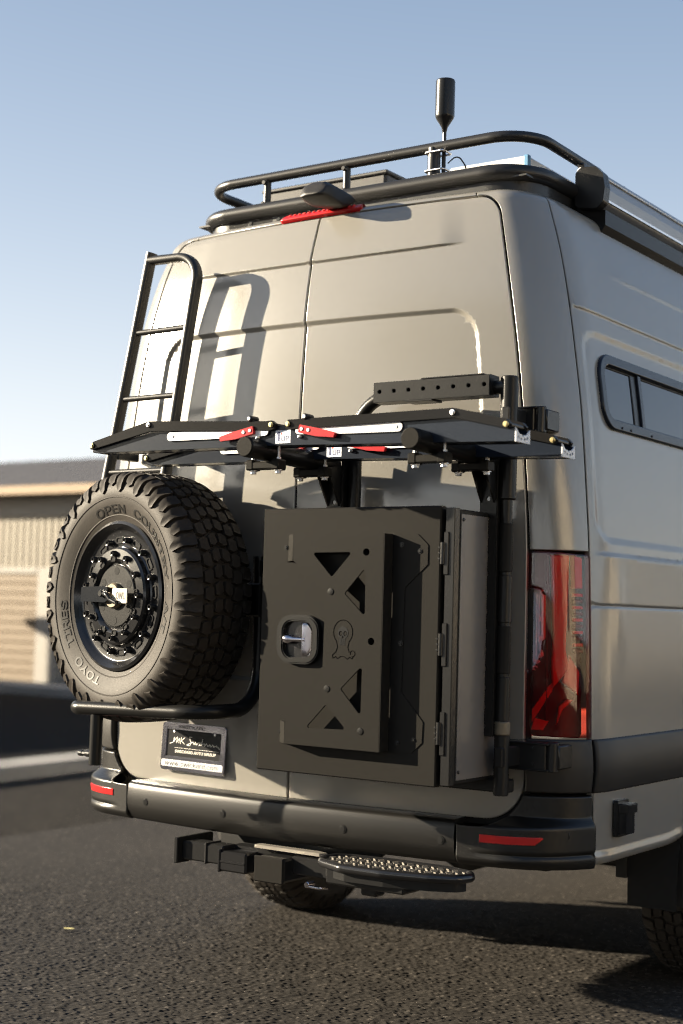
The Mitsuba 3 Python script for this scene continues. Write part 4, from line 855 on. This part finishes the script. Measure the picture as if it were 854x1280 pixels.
part(ST, 'skirt', ext(so_.buffer(-.012).difference(so_.buffer(-.020)), .045, frame((0, 0, .452), (1, 0, 0), (0, 1, 0))), 'satin_black')
part(ST, 'support', cat(rbox(.34, .62, -.27, -.17, .432, .49, .006), rbox(.44, .50, -.23, -.18, .405, .47, .006)), 'satin_black')
# ------------------------------------------------------------------ background
def kerb(name, line, w, h, label):
    poly = LineString(line).buffer(w/2, cap_style='flat'); struct(name, ext(poly, h+.05, frame((0, 0, GZ-.05), (1, 0, 0), (0, 1, 0)), .02), 'concrete', label, 'kerb')
kerb('near_kerb', [(-4.70, -6), (-5.46, 4.0), (-6.2, 13.2)], .42, .10, 'pale concrete kerb strip crossing the lot beside the van')
kerb('far_kerb', [(-40, 11.2), (10, 11.2)], .9, .12, 'pale concrete kerb in front of the metal building')
MB = thing('metal_building', 'low beige metal building with a dark grey roof, left behind the van', 'building')
wy = 12.2
bx_a, bx_b = -30., 4.
part(MB, 'wall', rbox(bx_a, bx_b, wy, wy+9, GZ, 2.95, .01), 'siding')
k = 0
for x in np.arange(-18.0, -8.0, .155):
    if -16.2 < x < -13.95:
        z0 = 1.78
    else: z0 = .12
    part(MB, 'siding_rib', ext(Polygon([(-.0775, 0), (-.06, .0), (-.045, .022), (.045, .022), (.06, 0), (.0775, 0), (.0775, -.01), (-.0775, -.01)]), 2.62-z0, np.array([[1, 0, 0, x], [0, -1, 0, wy], [0, 0, 1, z0], [0, 0, 0, 1.]])), 'siding', False)
part(MB, 'band', rbox(bx_a, bx_b, wy-.03, wy+.001, 2.62, 2.90, .004), 'siding_trim', label='grey band under the eave')
part(MB, 'base_strip', rbox(bx_a, bx_b, wy-.028, wy+.001, GZ, .12, .004), 'concrete')
RFk = MB+'__roof'
part(RFk, 'slab', trimesh.Trimesh(*(lambda v: (v, trimesh.convex.convex_hull(np.array(v)).faces))([(0, 0, 0)]*0 or [(bx_a, wy-.5, 2.93), (bx_b, wy-.5, 2.93), (bx_b, wy+9.5, 2.93), (bx_a, wy+9.5, 2.93), (bx_a, wy-.5, 3.02), (bx_b, wy-.5, 3.02), (bx_b, wy+1.4, 3.62), (bx_a, wy+1.4, 3.62), (bx_a, wy+9.5, 3.5), (bx_b, wy+9.5, 3.5)]), process=False) if False else trimesh.convex.convex_hull(np.array([(bx_a, wy-.5, 2.93), (bx_b, wy-.5, 2.93), (bx_b, wy+9.5, 2.93), (bx_a, wy+9.5, 2.93), (bx_a, wy-.5, 3.02), (bx_b, wy-.5, 3.02), (bx_b, wy+1.4, 3.66), (bx_a, wy+1.4, 3.66), (bx_a, wy+9.5, 3.5), (bx_b, wy+9.5, 3.5)])), 'roofing', False)
part(RFk, 'fascia', rbox(bx_a, bx_b, wy-.52, wy-.501, 2.90, 3.03, .003), 'fascia')
for x in np.arange(-18., -9., .45):
    d_ = np.array([0, 1.9, .64]); part(RFk, 'standing_seam', xf(rbox(-.012, .012, 0, 2.0, 0, .012, .003), frame((x, wy-.5, 3.018), (1, 0, 0), d_)), 'roofing', False)
GD = MB+'__roller_door'
part(GD, 'frame', cat(rbox(-13.98, -13.52, wy-.06, wy, GZ, 1.80, .01), rbox(-16.3, -13.98, wy-.06, wy, 1.70, 1.80, .01)), 'siding_trim')
for k in range(11): part(GD, 'slat', rbox(-16.25, -13.99, wy-.03-.004*(k % 2), wy, .02+k*.153, .165+k*.153, .012), 'brown_door', False)
# out-of-frame neighbours: one throws its shadow over the far lane, some are mirrored in the van's paint, the rear trees are added to cut sky light
SH = thing('storage_shed', 'long low plaster shed standing left of the parking lot', 'shed')
part(SH, 'wall', rbox(-18.5, -14.3, -14, 9.9, GZ, 2.40, .02), 'plaster'); part(SH, 'roof', rbox(-18.7, -14.2, -14.2, 10.1, 2.402, 2.52, .02), 'roofing')
def house(label, hx, hy, w, h, hr):
    HS = thing('cream_house', label, 'house')
    part(HS, 'wall', rbox(hx, hx+10, hy-w, hy+w, GZ, h, .02), 'plaster')
    part(HS, 'gable', ext(Polygon([(-w, h), (w, h), (0, hr)]), 10, frame((hx, hy, 0), (0, 1, 0), (0, 0, 1))), 'plaster')
    L = math.hypot(w+.4, (hr-h)*(w+.4)/w)
    for s_ in (1, -1): part(HS, 'roof', xf(rbox(-.3, 10.4, 0, L, 0, .12, .01), frame((hx-.2, hy+s_*(w+.4), h-(hr-h)*.4/w+.02), (1, 0, 0), (0, -s_*w, hr-h), None if s_ < 0 else (0, (hr-h)*s_, w))), 'roofing')
    for y in (-w*.6, w*.35): part(HS, 'window', rbox(hx-.03, hx+.02, hy+y, hy+y+1.0, 1.1, 2.2, .01), 'panel_glass')
house('cream gabled house beyond the front right of the lot', 16., 26., 3.5, 2.9, 4.6)
house('taller cream gabled house across the lot to the right of the van', 16., -7.5, 7., 3.8, 7.2)
def tree(label, x, y, h, seed, grp='trees right of the lot'):
    r_ = np.random.default_rng(seed); t = thing('street_tree', label, 'tree', grp)
    trunk = tube(np.array([(x, y, GZ), (x+.05, y, h*.25), (x-.05, y+.1, h*.45), (x, y, h*.7)]), .12, 10)
    part(t, 'trunk', trunk, 'bark', 60)
    limbs = []; cs = []
    for k in range(9):
        a = r_.uniform(0, 6.28); z0 = h*r_.uniform(.28, .6); R = h*r_.uniform(.18, .34); e = np.array([x+R*math.cos(a), y+R*math.sin(a), z0+h*r_.uniform(.12, .35)])
        limbs.append(tube(np.array([(x, y, z0), (np.array([x, y, z0])*.5+e*.5+[0, 0, .1]), e]), .045, 7)); cs.append(e)
    part(t, 'limb', cat(limbs), 'bark', 60)
    n = 2600; c = np.array(cs)[r_.integers(0, 9, n)]; p = c+r_.normal(0, 1, (n, 3))*np.array([.115, .115, .095])*h
    d1 = r_.normal(0, 1, (n, 3)); d1 /= np.linalg.norm(d1, axis=1, keepdims=True); d2 = np.cross(d1, r_.normal(0, 1, (n, 3))); d2 /= np.linalg.norm(d2, axis=1, keepdims=True); s_ = r_.uniform(.06, .13, (n, 1))*h/5
    V = np.stack([p-d1*s_, p+d2*s_*.5, p+d1*s_, p-d2*s_*.5], 1).reshape(-1, 3); i = np.arange(n)*4
    part(t, 'crown', trimesh.Trimesh(V, np.vstack([np.c_[i, i+1, i+2], np.c_[i, i+2, i+3]]), process=False), 'leaf', False)
for i, (x, y, h, l) in enumerate(((20, 56, 4.3, 'rounded olive tree at the left of the far tree row'), (24.5, 60, 4.7, 'broad olive tree second in the far tree row'), (29, 58, 4.4, 'olive tree in the middle of the far tree row'), (33.5, 62, 5.0, 'taller olive tree right of the middle of the far row'), (38, 60, 4.5, 'olive tree at the right end of the far tree row'))):
    tree(l, x, y, h, 40+i)
for i, x in enumerate((-13, -5, 3, 11, 19, 27)):  # unseen row added to dim the sky fill on the rear doors
    tree('unseen tall tree added behind the camera to block sky light, number %s of the row from the west' % ('one', 'two', 'three', 'four', 'five', 'six')[i], x, -20-(i % 2)*2.5, 10+(i*37 % 5)*.6, 60+i, 'added trees behind the lot')
LF = thing('fallen_leaf', 'tiny yellow fallen leaf on the asphalt left of the van', 'leaf')
own(LF, xf(ext(affinity.scale(Point(0, 0).buffer(1, quad_segs=5), .022, .007), .001), frame((-1.32, .33, GZ+.016), (1, .5, 0), (-.5, 1, .15))), 'leaf_yellow', False)
